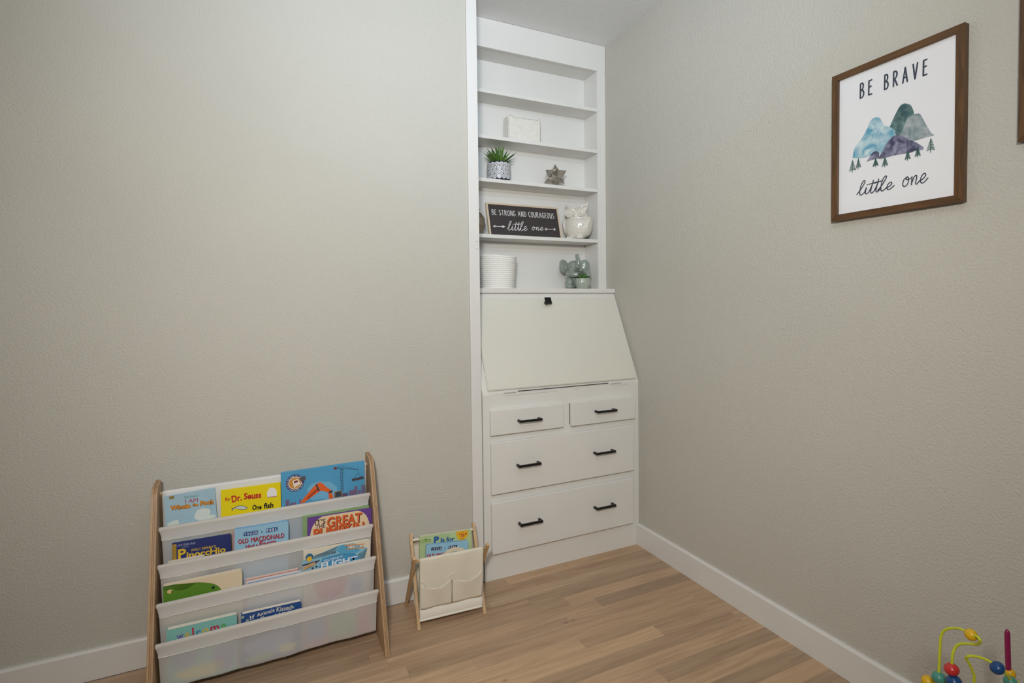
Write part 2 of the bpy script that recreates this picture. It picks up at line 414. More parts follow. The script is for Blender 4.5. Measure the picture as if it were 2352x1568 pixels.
while S0-ROWH*row > ROOM_D:
    ya = S0-ROWH*row; yb = max(ya-ROWH, ROOM_D); ya = min(ya, 0.0)
    if ya > ROOM_D and yb < 0:
        x = 0.0; cuts = list(special.get(row, [])); rng = random.Random(row*7+3)
        while x > ROOM_W:
            if cuts: nx, t = cuts.pop(0)
            else:
                nx = x-rng.uniform(.55, 1.3); t = rng.choice(TINT)
            if nx < ROOM_W+.25: nx = ROOM_W
            board(nx, x, ya, yb, t); x = nx
    row += 1
# baseboards and casing
def baseboard(name, a, b, out, h):
    """a,b floor points on the wall; out = direction into the room"""
    a, b, out = Vector(a), Vector(b), Vector(out); t = .013
    prof = [(0, 0), (t, 0), (t, h-.006), (t-.004, h), (0, h)]
    bm = bmesh.new(); add_prism(bm, [a+out*p+Vector((0, 0, q)) for p, q in prof], b-a)
    return struct(from_bm(name, bm, TRIMW))
baseboard('baseboard_left', (ROOM_W, 0, 0), (-.8365, 0, 0), (0, -1, 0), .094)
baseboard('baseboard_right', (0, ROOM_D, 0), (0, -.0205, 0), (-1, 0, 0), .1)
baseboard('baseboard_side', (ROOM_W, ROOM_D, 0), (ROOM_W, 0, 0), (1, 0, 0), .094)
baseboard('baseboard_rear', (ROOM_W, ROOM_D, 0), (0, ROOM_D, 0), (0, 1, 0), .094)
bm = bmesh.new(); add_box(bm, (-.8355, -.012, 0), (-.7915, 0, H), .0015)
tr = struct(from_bm('trim_1', bm, TRIMW))
for px, py in ((1090, 567), (1090, 582), (1091, 571)):
    pass
bm = bmesh.new()
for z in (1.397, 1.368):
    bmesh.ops.create_circle(bm, cap_ends=True, segments=8, radius=.0016, matrix=Matrix.Translation((-.803, -.0123, z)) @ Matrix.Rotation(math.pi/2, 4, 'X'))
from_bm('nail_hole', bm, GAP, tr)

# ================================================================== BUILT-IN CABINET
YU, YB, YF = .2317, .354, -.0176
cab = thing('built_in_cabinet', 'white built-in alcove cabinet with open shelves above a drop-front desk and four drawers', 'cabinet', (-.394, YF, 0))
def cpart(name, bm, m=WHITE, par=None):
    bm.transform(Matrix.Translation((.394, -YF, 0))); return from_bm(name, bm, m, par or cab)
def cbox(name, a, b, m=WHITE, par=None, bevel=.0012):
    bm = bmesh.new(); add_box(bm, a, b, bevel); return cpart(name, bm, m, par)
XL = -.789
# upper bookcase
cbox('back_panel', (XL, YB, 1.21), (-.001, YB+.018, H-.002))
cbox('side_panel', (-.0497, YU+.004, 1.2157), (-.0335, YB, 2.3101))
cbox('side_panel', (XL, YU+.004, 1.2157), (XL+.02, YB, 2.31))
cbox('header_board', (XL, YU, 2.3097), (-.001, YU+.02, H-.001))
cbox('stile', (-.0312, YU, 1.2157), (-.001, YU+.02, 2.3095))
cbox('stile', (XL, YU, 1.2157), (XL+.04, YU+.003, 2.3095))
cbox('stile_moulding', (-.0495, YU-.0015, 1.2157), (-.0325, YU+.0035, 2.3095))
cbox('top_board', (XL+.001, YU+.0215, 2.3105), (-.034, YB-.0003, 2.328))
SHELF_Z = [2.1232, 1.9172, 1.7212, 1.4666]
for z in SHELF_Z: cbox('shelf', (XL+.0205, YU+.0008, z-.0165), (-.0502, YB-.0005, z))
LEDGE_Z = 1.2155
cbox('ledge', (XL, .159, LEDGE_Z-.021), (-.001, YB-.0005, LEDGE_Z), bevel=.002)
# sloping desk section: cheeks, sill, front
P_TOP, P_BOT = (.172, LEDGE_Z-.022), (-.0176, .772)
def slope_y(z): return P_BOT[0]+(P_TOP[0]-P_BOT[0])*(z-P_BOT[1])/(P_TOP[1]-P_BOT[1])
for xa, xb in ((XL, XL+.03), (-.035, -.001)):
    bm = bmesh.new(); add_prism(bm, [(xa, P_BOT[0], P_BOT[1]), (xa, P_TOP[0], P_TOP[1]), (xa, .35, P_TOP[1]), (xa, .35, P_BOT[1])], (xb-xa, 0, 0)); cpart('desk_cheek', bm)
bm = bmesh.new(); zt = P_TOP[1]-.03
add_prism(bm, [(XL+.03, slope_y(zt), zt), (XL+.03, P_TOP[0], P_TOP[1]), (XL+.03, .3, P_TOP[1]), (XL+.03, .3, zt)], (-.036-XL-.03, 0, 0)); cpart('desk_top_rail', bm)
bm = bmesh.new(); zs = .815
add_prism(bm, [(XL+.03, slope_y(.7725), .7725), (XL+.03, slope_y(zs), zs), (XL+.03, .3, zs), (XL+.03, .3, .7725)], (-.036-XL-.03, 0, 0)); cpart('desk_sill', bm)
# drop front lid, proud of the slope
sd = Vector((0, P_TOP[0]-P_BOT[0], P_TOP[1]-P_BOT[1])).normalized(); sn = Vector((0, -sd.z, sd.y))
def on_slope(x, z, out): return Vector((x, slope_y(z), z))+sn*out
zl0, zl1 = .786, 1.170
bm = bmesh.new()
add_prism(bm, [on_slope(-.766, zl0, .0005), on_slope(-.0135, zl0, .0005), on_slope(-.0135, zl1, .0005), on_slope(-.766, zl1, .0005)], sn*.011)
bmesh.ops.bevel(bm, geom=bm.edges[:], offset=.003, segments=2, affect='EDGES')
lid = cpart('drop_front', bm, LIDW)
# square knob
kc = hit(1262, 692, on_slope(0, 1.1, .04), sn); kx, kz = kc.x, kc.z+.0
kb = on_slope(kx-.004, kz-.012, .0115)
bm = bmesh.new()
add_tube(bm, [kb, kb+sn*.006], .0085, 12); add_tube(bm, [kb+sn*.005, kb+sn*.024], .0058, 12)
R_ = Matrix((Vector((1, 0, 0)), sd, sn)).transposed().to_4x4()
tmp = bmesh.new(); add_box(tmp, (-.016, -.016, 0), (.016, .016, .006), .001)
tmp.transform(Matrix.Translation(kb+sn*.023) @ R_)
me_ = bpy.data.meshes.new('t'); tmp.to_mesh(me_); tmp.free(); bm.from_mesh(me_); bpy.data.meshes.remove(me_)
cpart('knob', bm, BLACK, lid)
for xa in (-.70, -.165):
    bm = bmesh.new(); add_box(bm, (xa, YF-.003, .7735), (xa+.062, YF-.0003, .7765), .0006)
    add_tube(bm, [(xa+.003, YF-.005, .7785), (xa+.059, YF-.005, .7785)], .0024, 8); cpart('hinge', bm, WHITE, lid)
cbox('lid_gap_shade', (-.63, YF-.0012, .7768), (-.172, YF+.004, .7792), GAP, bevel=0)  # solid dark strip standing in for the shade under the lid
for xa, xb, z in ((-.69, -.44, .7625), (-.36, -.325, .7635), (-.15, -.055, .7645)):
    cbox('paint_crack', (xa, YF-.0003, z), (xb, YF+.002, z+.0007), mat('crack_shadow', (.55, .51, .46), .9), bevel=0)
# lower chest: body with real drawer openings as frame members
cbox('chest_body', (XL, YF+.02, 0), (-.001, .35, .7715))
def rail(name, x0, x1, z0, z1): cbox(name, (x0, YF, z0), (x1, YF+.0195, z1), bevel=.0008)
rail('face_stile', XL, -.757, 0, .772); rail('face_stile', -.0445, -.001, 0, .772)
rail('face_rail', -.757, -.0445, .704, .772); rail('face_rail', -.757, -.0445, .575, .612); rail('face_rail', -.757, -.0445, .3265, .366)
rail('toe_board', -.757, -.0445, 0, .120); rail('face_divider', -.4185, -.3795, .612, .704)
cbox('drawer_gap_shade', (-.3805, YF-.002, .613), (-.3775, YF+.01, .703), GAP, bevel=0)  # dark strip in place of the shade between the drawer fronts
def drawer(x0, x1, z0, z1, handles, out=.0185):
    bm = bmesh.new(); add_box(bm, (x0, YF-out, z0), (x1, YF-.0006, z1), .0035)
    d = cpart('drawer', bm)
    for hx, hz in handles:
        bm = bmesh.new(); y0 = YF-out; L2 = .0475; s = .0045
        for e in (-1, 1): add_box(bm, (hx+e*L2-s, y0-.026, hz-s), (hx+e*L2+s, y0-.0002, hz+s), .0008)
        add_box(bm, (hx-L2-s, y0-.030, hz-s), (hx+L2+s, y0-.021, hz+s), .001)
        cpart('handle', bm, BLACK, d)
drawer(-.7615, -.4165, .606, .7105, [(-.591, .659)])
drawer(-.3795, -.0315, .605, .7105, [(-.2085, .661)])
drawer(-.761, -.0415, .3625, .5775, [(-.598, .473), (-.217, .4755)])
drawer(-.7615, -.0455, .1143, .329, [(-.593, .2265), (-.2175, .229)])

# ================================================================== PICTURES ON THE RIGHT WALL
XW = -.0005
def frame_on_right_wall(name, label, ya, yb, z0, z1, rw, t=.019):
    """ya = far edge (toward the corner), yb = near edge"""
    th = thing(name, label, 'picture', (XW, (ya+yb)/2, z0))
    off = Vector((-XW, -(ya+yb)/2, -z0))
    def part(n, pts, vec, m):
        bm = bmesh.new(); add_prism(bm, pts, vec); bmesh.ops.bevel(bm, geom=bm.edges[:], offset=.0008, segments=1, affect='EDGES')
        bm.transform(Matrix.Translation(off)); return from_bm(n, bm, m, th)
    x = XW
    part('frame_stile', [(x, ya, z0), (x, ya, z1), (x, ya-rw, z1-rw), (x, ya-rw, z0+rw)], (-t, 0, 0), FRAMEWOOD)
    part('frame_stile', [(x, yb, z0), (x, yb, z1), (x, yb+rw, z1-rw), (x, yb+rw, z0+rw)], (-t, 0, 0), FRAMEWOOD)
    part('frame_rail', [(x, ya, z1), (x, yb, z1), (x, yb+rw, z1-rw), (x, ya-rw, z1-rw)], (-t, 0, 0), FRAMEWOODH)
    part('frame_rail', [(x, ya, z0), (x, yb, z0), (x, yb+rw, z0+rw), (x, ya-rw, z0+rw)], (-t, 0, 0), FRAMEWOODH)
    bm = bmesh.new(); add_box(bm, (x, yb+rw-.003, z0+rw-.003), (x-.011, ya-rw+.003, z1-rw+.003)); bm.transform(Matrix.Translation(off))
    from_bm('print_sheet', bm, mat('poster_paper', (.93, .935, .95), .35), th)
    return th
pic = frame_on_right_wall('framed_print', 'walnut framed print of blue mountains and pines reading be brave little one', -.9441, -1.27, 1.3777, 1.8092, .0185)
fp = Flat((XW-.0112, -.9441, 1.3777), (0, -1, 0), (0, 0, 1), [c for c in pic.children if c.name.startswith('print_sheet')][0])
INKD = ink('charcoal_ink', (.22, .25, .31))
def Q(x, y): return (1920+x/4.127, 100+y/4.127)
def watercolour(name, a, b, sc=25):
    m = mat(name, a, .6); N = m.node_tree.nodes; L = m.node_tree.links
    tc = N.new('ShaderNodeTexCoord'); n = N.new('ShaderNodeTexNoise'); n.inputs['Scale'].default_value = sc; n.inputs['Detail'].default_value = 6; n.inputs['Distortion'].default_value = .6
    L.new(tc.outputs['Object'], n.inputs['Vector']); r = N.new('ShaderNodeValToRGB')
    r.color_ramp.elements[0].position = .36; r.color_ramp.elements[1].position = .64
    r.color_ramp.elements[0].color = lin(a); r.color_ramp.elements[1].color = lin(b)
    L.new(n.outputs['Fac'], r.inputs[0]); L.new(r.outputs[0], N['Principled BSDF'].inputs['Base Color']); return m
fp.hand('lettering', 'BE', Q(232, 518), Q(340, 490), 33, INKD, .1, gap=.6, level=True)
fp.hand('lettering', 'BRAVE', Q(462, 437), Q(862, 300), 34, INKD, .1, gap=.62, level=True)
fp.hand('lettering', 'little', Q(212, 1440), Q(530, 1378), 32, INKD, .07, gap=.04, glyphs=SCRIPT, slant=.12, level=True)
fp.hand('lettering', 'one', Q(625, 1360), Q(850, 1305), 43, INKD, .052, gap=.05, glyphs=SCRIPT, slant=.12, level=True)
SP = lambda pts: [tuple(p)[:2] for p in smooth_path([(*Q(*p), 0) for p in pts]+[(*Q(*pts[0]), 0)], 3)][:-1]
fp.poly('green_mountain', SP([(510, 790), (545, 710), (580, 640), (610, 590), (650, 568), (690, 575), (715, 590), (740, 650), (742, 672), (780, 700), (800, 780), (760, 860), (690, 880), (620, 868), (580, 866), (558, 850)]), watercolour('art_dark_green', (.22, .35, .37), (.46, .57, .57), 45), 1)
fp.poly('grey_mountain', SP([(742, 672), (770, 663), (800, 670), (840, 740), (880, 810), (905, 850), (930, 868), (850, 890), (740, 920), (680, 905), (640, 880), (615, 855), (640, 800), (680, 710)]), watercolour('art_grey_green', (.47, .55, .57), (.72, .74, .76), 40), 1.5)
fp.poly('blue_mountain', SP([(158, 1085), (180, 985), (245, 900), (300, 800), (330, 730), (375, 700), (415, 705), (440, 745), (465, 780), (510, 790), (552, 815), (560, 865), (500, 920), (460, 990), (420, 1050), (330, 1060), (250, 1085)]), watercolour('art_light_blue', (.38, .64, .75), (.80, .88, .90), 40), 2)
fp.poly('navy_mountain', SP([(395, 1090), (440, 1030), (480, 950), (530, 890), (580, 865), (630, 875), (690, 910), (750, 930), (790, 955), (830, 980), (825, 1005), (770, 1010), (700, 1035), (600, 1050), (510, 1070), (440, 1090)]), watercolour('art_navy', (.24, .25, .37), (.60, .60, .70), 45), 3)
fp.poly('navy_hill', SP([(290, 1120), (330, 1060), (360, 1025), (395, 1020), (412, 1040), (400, 1085), (330, 1105)]), MATS['art_navy'], 3.5)
PINE = ink('pine_ink', (.16, .36, .34))
for tx, ty0, ty1, wv in ((160, 1105, 1222, 34), (215, 1090, 1190, 27), (378, 1090, 1170, 30), (467, 1078, 1172, 32), (682, 1015, 1108, 29), (778, 985, 1078, 30), (902, 898, 1032, 42)):
    st = [[Q(tx, ty0), Q(tx-2, ty1)]]
    for k in range(1, 8):
        f = k/8; yy = ty0+(ty1-ty0)*(f*.88); ww = wv*f**.8
        st += [[Q(tx, yy-4), Q(tx-ww, yy+10*f+6)], [Q(tx, yy-4), Q(tx+ww, yy+2*f)]]
    fp.strokes('pine_tree', st, .0016, PINE, 4.5)
frame_on_right_wall('framed_print', 'walnut picture frame hanging on the wall beside the mountain print', -1.3702, -1.70, 1.4918, 1.925, .0185)

# ================================================================== THINGS ON THE SHELVES
# white distressed block
bx0 = hit(1167, 300, (0, .285, 0), Vector((0, 1, 0))); bx1 = hit(1241, 300, (0, .285, 0), Vector((0, 1, 0)))
zt = hit(1200, 270, (0, .285, 0), Vector((0, 1, 0))).z
DIST = mat('distressed_white', (.90, .89, .86), .7, var=.05, vscale=60, bump=.6, bscale=120, bdist=.002)
blk = thing('wood_block', 'chunky distressed white square block standing on a shelf', 'block', ((bx0.x+bx1.x)/2, .31, SHELF_Z[1]))
wb = (bx1.x-bx0.x)/2; hb = zt-SHELF_Z[1]
bm = bmesh.new(); add_box(bm, (-wb, -.025, .0003), (wb, .025, hb))
bmesh.ops.subdivide_edges(bm, edges=bm.edges[:], cuts=10, use_grid_fill=True)
for v in bm.verts:
    n = math.sin(v.co.x*90+v.co.z*40)*.0012+math.sin(v.co.x*260)*.0007
    if v.co.z > hb*.5: v.co.z += n
    if abs(v.co.x) > wb*.98: v.co.x += math.sin(v.co.z*150)*.0008
from_bm('body', bm, DIST, blk)
bm = bmesh.new()
add_tube(bm, smooth_path([(-wb+.006, -.0255, .003), (-wb+.006, -.0255, hb-.004), (-wb+.035, -.0255, hb-.006), (-wb+.06, -.0255, hb-.003), (0, -.0255, hb-.004), (wb-.02, -.0255, hb-.003), (wb-.002, -.0255, hb-.004), (wb-.0015, -.0255, .003)], 4), .0006, 5)
from_bm('worn_edge', bm, mat('worn_wood', (.45, .42, .39), .8), blk)
# plant in a navy and white pot
pc = Vector((-.571, .286, SHELF_Z[2])); PR, PH = .0555, .088
plant = thing('potted_plant', 'spiky green succulent in a navy and white geometric pot', 'plant', pc)
NAVY = mat('pot_navy_glaze', (.17, .18, .27), .3)
pot_ = lathe('pot', [(.0, .0005), (PR-.006, .0005), (PR-.001, .004), (PR, .012), (PR, PH-.01), (PR-.002, PH-.003), (PR-.006, PH), (PR-.010, PH-.004), (PR-.011, PH-.018), (0, PH-.018)], NAVY, plant, 48)
bm = bmesh.new(); s = .0128; n_around = 16
s = 2*math.pi*PR/(n_around*math.sqrt(3))
for r_ in range(-1, 8):
    for c_ in range(n_around):
        hx = (c_+.5*(r_ % 2))*s*math.sqrt(3); hz = r_*1.5*s+.003
        dirs = [Vector((math.cos(a), math.sin(a))) * s for a in (math.pi/2, math.pi/2+2*math.pi/3, math.pi/2+4*math.pi/3)]
        dirs = [Vector((-d.x, -d.y)) for d in dirs]
        for k in range(3):
            a, b = dirs[k], dirs[(k+1) % 3]
            for h0 in (0, .5):
                q = [a*(.10)+b*(h0+.075), a*(.92)+b*(h0+.075), a*(.92)+b*(h0+.43), a*.10+b*(h0+.43)]
                q = [Vector((hx, hz))+p for p in q]
                if min(p.y for p in q) < .004 or max(p.y for p in q) > PH-.004: continue
                vs = []
                for p in q:
                    an = p.x/PR; vs.append(bm.verts.new(((PR+.0004)*math.cos(an), (PR+.0004)*math.sin(an), p.y)))
                bm.faces.new(vs)
from_bm('pot_pattern', bm, mat('pot_white_glaze', (.93, .93, .94), .3), pot_)
lathe('soil', [(0, PH-.012), (PR-.012, PH-.014)], mat('dark_soil', (.16, .13, .1), .9), pot_, 24)
LEAF = [mat('leaf_green', (.36, .53, .22), .5), mat('leaf_green_dark', (.27, .43, .18), .5), mat('leaf_green_light', (.46, .61, .30), .5)]
rng = random.Random(3)
for k in range(48):
    az = rng.uniform(0, 2*math.pi); el = math.radians(rng.uniform(32, 62) if k > 12 else rng.uniform(62, 88)); ln = rng.uniform(.085, .108) if k > 12 else rng.uniform(.088, .115)
    d = Vector((math.cos(az)*math.cos(el), math.sin(az)*math.cos(el), math.sin(el))); sd_ = Vector((-math.sin(az), math.cos(az), 0))
    if d.y > 0: ln = min(ln, .048/max(d.y, .05))
    ln = min(ln, .097/max(.3, d.z))
    if pc.x+d.x*ln < XL+.03: ln *= .8
    base = Vector((d.x*.016, d.y*.016, PH-.013)); bm = bmesh.new(); prev = None
    nrm = d.cross(sd_)
    for i in range(6):
        t = i/5; w = .0105*(1-t)**.7*(0.7+1.1*t*(1-t)*2)+.0002; sag = Vector((0, 0, -.022*t*t*math.cos(el)))
        p = base+d*ln*t+sag; cur = [bm.verts.new(p-sd_*w), bm.verts.new(p+nrm*w*.35), bm.verts.new(p+sd_*w)]
        if prev: bm.faces.new((prev[0], prev[1], cur[1], cur[0])); bm.faces.new((prev[1], prev[2], cur[2], cur[1]))
        prev = cur
    from_bm('leaf', bm, LEAF[k % 3], plant, True)
# silver star ornament: small stellated dodecahedron
SIL = mat('silver_glaze', (.80, .77, .74), .16, metal=1)
star_bm = bmesh.new(); bmesh.ops.create_icosphere(star_bm, subdivisions=1, radius=1)
ph = (1+5**.5)/2
axis = [Vector(v).normalized() for v in [(0, 1, ph), (0, -1, ph), (0, 1, -ph), (0, -1, -ph), (1, ph, 0), (-1, ph, 0), (1, -ph, 0), (-1, -ph, 0), (ph, 0, 1), (ph, 0, -1), (-ph, 0, 1), (-ph, 0, -1)]]
dod = [Vector(v).normalized() for v in [(sx, sy, sz) for sx in (-1, 1) for sy in (-1, 1) for sz in (-1, 1)] + [(0, b*ph, a/ph) for a in (-1, 1) for b in (-1, 1)] + [(a/ph, 0, b*ph) for a in (-1, 1) for b in (-1, 1)] + [(b*ph, a/ph, 0) for a in (-1, 1) for b in (-1, 1)]]
star_bm.free(); star_bm = bmesh.new(); SR = .063
# dodecahedron whose faces point along the icosahedron axes
for ax_ in axis:
    ring = sorted(dod, key=lambda v: -v.dot(ax_))[:5]
    e1 = (ring[0]-ax_*ring[0].dot(ax_)).normalized(); e2 = ax_.cross(e1)
    ring.sort(key=lambda v: math.atan2(v.dot(e2), v.dot(e1)))
    vs = [star_bm.verts.new(v*SR*.60) for v in ring]; tip = star_bm.verts.new(ax_*SR)
    for i in range(5): star_bm.faces.new((vs[i], vs[(i+1) % 5], tip))
bmesh.ops.remove_doubles(star_bm, verts=star_bm.verts[:], dist=1e-5)
star_bm.transform(Matrix.Rotation(math.radians(31.7), 4, 'X')); star_bm.transform(Matrix.Rotation(math.radians(56), 4, 'Z'))
zmin = min(v.co.z for v in star_bm.verts)
# flatten the resting points so that it stands
star_bm.transform(Matrix.Translation((0, 0, -zmin-.010)))
for v in star_bm.verts: v.co.z = max(v.co.z, .0004)
sto = from_bm('star_ornament', star_bm, SIL); sto.location = (-.2665, .285, SHELF_Z[2])
tag(sto, 'silver many-pointed star ornament on the shelf beside the succulent', 'ornament')
# sign
sb = Vector((0, .2955, SHELF_Z[3])); sdir = Vector((0, .045, .165)).normalized(); snr = Vector((0, -sdir.z, sdir.y))
c_tl = hit(1116, 464.6, sb, snr); c_tr = hit(1281.3, 476, sb, snr); c_bl = hit(1124.5, 536, sb, snr)
hS = (c_tl-sb).dot(sdir)
sgx0, sgx1 = (c_tl.x+c_bl.x)/2, c_tr.x
hS = (hS+(c_tr-sb).dot(sdir))/2
sign = thing('sign_board', 'dark wooden sign in a pale frame reading be strong and courageous little one', 'sign', (sgx0, sb.y, SHELF_Z[3]+.0004))
def sgn(name, u0, u1, v0, v1, t0, t1, m, bev=.0006):
    bm = bmesh.new(); add_box(bm, (u0, v0, -t1), (u1, v1, -t0), bev)
    R4 = Matrix((Vector((1, 0, 0)), sdir, snr)).transposed().to_4x4()
    bm.transform(R4); return from_bm(name, bm, m, sign)
wS = sgx1-sgx0; PALE = mat('pale_frame_wood', (.85, .78, .69), .6, var=.04, vscale=50); fw = .009
DARKB = mat('dark_stained_board', (.235, .205, .21), .6, var=.18, vscale=40, stretch=(1, 8, 8))
sgb = sgn('backing_board', fw, wS-fw, fw, hS-fw, .004, .010, DARKB)
sgn('frame_rail', 0, wS, 0, fw, 0, .014, PALE); sgn('frame_rail', 0, wS, hS-fw, hS, 0, .014, PALE)
sgn('frame_stile', 0, fw, fw+.0002, hS-fw-.0002, 0, .014, PALE); sgn('frame_stile', wS-fw, wS, fw+.0002, hS-fw-.0002, 0, .014, PALE)
fs = Flat(Vector((sgx0, sb.y, SHELF_Z[3]+.0004))-snr*.0039, (1, 0, 0), sdir, sgb)
def Q2(x, y): return (1090+x/6.533, 320+y/6.533)
CHALK = ink('chalk_white', (.9, .9, .9))
for wd, xa, xb in (('BE', 265, 328), ('STRONG', 372, 612), ('AND', 657, 776), ('COURAGEOUS', 817, 1195)):
    yf = lambda x: 1128+(x-265)/(1195-265)*62
    fs.hand('lettering', wd, Q2(xa, yf(xa)), Q2(xb, yf(xb)), 11.5, CHALK, .095, gap=.26)
fs.hand('lettering', 'little', Q2(500, 1362), Q2(780, 1372), 21, CHALK, .05, gap=.06, glyphs=SCRIPT, slant=.2)
fs.hand('lettering', 'one', Q2(855, 1360), Q2(1020, 1368), 16, CHALK, .065, gap=.1, glyphs=SCRIPT, slant=.2)
fs.strokes('arrow', [[Q2(285, 1303), Q2(455, 1309)], [Q2(308, 1288), Q2(283, 1303), Q2(306, 1318)], [Q2(430, 1308), Q2(415, 1294)], [Q2(430, 1308), Q2(415, 1322)], [Q2(448, 1308), Q2(433, 1294)], [Q2(448, 1308), Q2(433, 1323)]], .0028, CHALK, 2)
fs.strokes('arrow', [[Q2(1062, 1346), Q2(1212, 1350)], [Q2(1190, 1334), Q2(1215, 1350), Q2(1190, 1366)], [Q2(1070, 1346), Q2(1057, 1332)], [Q2(1070, 1346), Q2(1057, 1361)], [Q2(1090, 1347), Q2(1077, 1333)], [Q2(1090, 1347), Q2(1077, 1362)]], .0028, CHALK, 2)
# silver leaf-wrapped vase behind the casing
def vmod(r, z, a, i): return (r*(1+.07*abs(math.sin(4.5*a+z*25))+.03*math.sin(z*190)), z)
vp = [(0, .0004), (.03, .0004), (.036, .006), (.047, .035), (.049, .055), (.045, .08), (.034, .098), (.024, .106), (.022, .112), (.026, .119), (.022, .117), (.018, .108), (0, .1)]
vpp = [(p.x, p.y) for p in smooth_path([(a, b, 0) for a, b in vp], 3)]
vs_ = lathe('vase', vpp, mat('aged_silver', (.62, .58, .53), .25, metal=.9, bump=.5, bscale=90, bdist=.002), None, 54, (0, 0, 0), vmod)
vs_.location = (-.7, .285, SHELF_Z[3]); tag(vs_, 'small silver leaf-textured vase standing beside the dark wooden sign', 'vase')
# white rope basket
rope = mat('white_rope', (.96, .955, .94), .85, bump=.5, bscale=300, bdist=.0012, var=.02, vscale=120)
NB = 17; BH = .150; prof = [(0, .0006), (.06, .0006)]
for k in range(NB):
    z = BH*(k+.5)/NB; rr = .078+.012*(k/NB)
    for t in (-80, -45, 0, 45, 80): prof.append((rr+.0045*math.cos(math.radians(t)), z+.0052*math.sin(math.radians(t))))
prof += [(.086, BH+.001), (.083, BH-.003), (.076, .02), (0, .012)]
def bmod(r, z, a, i):
    w = math.sin(a*2+1)*.003*(z/BH)+math.sin(a*3)*.0015
    zz = z+(z/BH)**3*(.004*math.sin(a*2+.6))
    tw = .0007*math.sin(a*120+i*1.4)
    return (r+w+tw if r > .05 else r, zz)
bk = lathe('rope_basket', prof, rope, None, 240, (0, 0, 0), bmod)
bk.location = (-.600, .2555, LEDGE_Z+.0003); tag(bk, 'small white coiled rope basket on the ledge above the desk', 'basket')

# owl, one ceramic body
def remeshed(name, bm, m, parent, voxel, it=4):
    o = from_bm(name, bm, m, parent, True)
    r = o.modifiers.new('merge', 'REMESH'); r.mode = 'VOXEL'; r.voxel_size = voxel; r.use_smooth_shade = True
    s_ = o.modifiers.new('soften', 'SMOOTH'); s_.factor = .5; s_.iterations = it
    return o
GLZ = mat('cream_glaze', (.90, .885, .85), .14, bump=.35, bscale=110, bdist=.0025, coat=.5, var=.03, vscale=40)
ox, oz = -.139, SHELF_Z[3]
bm = bmesh.new()
ellipsoid(bm, (0, 0, .064), (.070, .058, .066))
ellipsoid(bm, (0, .0, .118), (.055, .048, .046))
for s_ in (-1, 1):
    ellipsoid(bm, (s_*.028, -.036, .134), (.027, .012, .027))
    add_tube(bm, [(s_*.040, -.006, .150), (s_*.052, -.012, .168), (s_*.060, -.016, .186)], lambda t: .014*(1-t)+.0022, 10)
    add_tube(bm, smooth_path([(s_*.006, -.038, .146), (s_*.03, -.030, .163), (s_*.052, -.02, .170)], 4), .0075, 8)
    ellipsoid(bm, (s_*.058, .004, .066), (.016, .044, .050), Matrix.Rotation(s_*.16, 4, 'Y'))
    for k in (-1, 0, 1): ellipsoid(bm, (s_*.026+k*.0105, -.040, .008), (.007, .016, .0085))
add_tube(bm, [(0, -.046, .132), (0, -.056, .122), (0, -.05, .112)], lambda t: .008*(1-.6*t), 8)
for v in bm.verts: v.co.z = max(v.co.z, .0006)
owl = thing('owl_figurine', 'glossy cream ceramic owl standing to the right of the dark sign', 'figurine', (ox, .2855, oz), rotz=math.radians(-50))
remeshed('body', bm, GLZ, owl, .0028, 3)
for s_ in (-1, 1):
    for rr, w in ((.021, .0022), (.011, .002)):
        bm = bmesh.new(); pts = [(s_*.028+rr*math.cos(a), -.0475-.001*(rr < .02), .134+rr*math.sin(a)) for a in [2*math.pi*k/24 for k in range(25)]]
        add_tube(bm, pts, w, 6); from_bm('eye_ring', bm, GLZ, owl, True)
    bm = bmesh.new(); ellipsoid(bm, (s_*.028, -.047, .134), (.0065, .005, .0065)); from_bm('eye', bm, GLZ, owl, True)
# feather ridges on the belly
bm = bmesh.new(); rng = random.Random(5)
for r_ in range(7):
    z = .022+.0125*r_
    for c_ in range(-4, 5):
        a = (c_+.5*(r_ % 2))*.24; rx, ry = .0705, .0585
        k = math.sqrt(max(.05, 1-((z-.066)/.067)**2)); x = rx*k*math.sin(a); y = -ry*k*math.cos(a)
        add_tube(bm, [(x-.006, y+.001, z+.006), (x, y-.0008, z-.002), (x+.006, y+.001, z+.006)], .0010, 5)
from_bm('feather', bm, GLZ, owl, True)

# elephant planter
EG = mat('grey_green_glaze', (.55, .595, .56), .15, coat=.6, var=.08, vscale=30)
el = thing('elephant_planter', 'grey green ceramic elephant with raised trunk hugging a small succulent pot', 'planter', (-.165, .275, LEDGE_Z+.0003), rotz=math.radians(-12))
bm = bmesh.new()
ellipsoid(bm, (0, .012, .055), (.046, .036, .052)); ellipsoid(bm, (-.002, -.004, .112), (.039, .035, .034))
add_tube(bm, smooth_path([(.002, -.036, .108), (.004, -.046, .122), (.004, -.044, .142), (.002, -.036, .160), (.002, -.034, .174)], 5), lambda t: .0155*(1-t)+.0082*t+(.0018 if t > .92 else 0), 12)
for s_ in (-1, 1):
    ellipsoid(bm, (s_*.054, .006, .116), (.030, .008, .036), Matrix.Rotation(s_*.25, 4, 'Y') @ Matrix.Rotation(-s_*.35, 4, 'Z'))
    ellipsoid(bm, (s_*.022, -.028, .098), (.018, .014, .014))
add_tube(bm, smooth_path([(-.034, -.004, .084), (-.026, -.032, .074), (.002, -.046, .072)], 4), lambda t: .0155-.003*t, 10)
add_tube(bm, smooth_path([(.038, -.002, .086), (.050, -.026, .086), (.058, -.04, .074), (.056, -.046, .060)], 4), lambda t: .0165-.003*t, 10)
ellipsoid(bm, (-.034, -.014, .034), (.021, .024, .026)); ellipsoid(bm, (-.040, -.036, .013), (.020, .018, .0135))
ellipsoid(bm, (.045, -.006, .030), (.02, .024, .028))
for v in bm.verts: v.co.z = max(v.co.z, .0005)
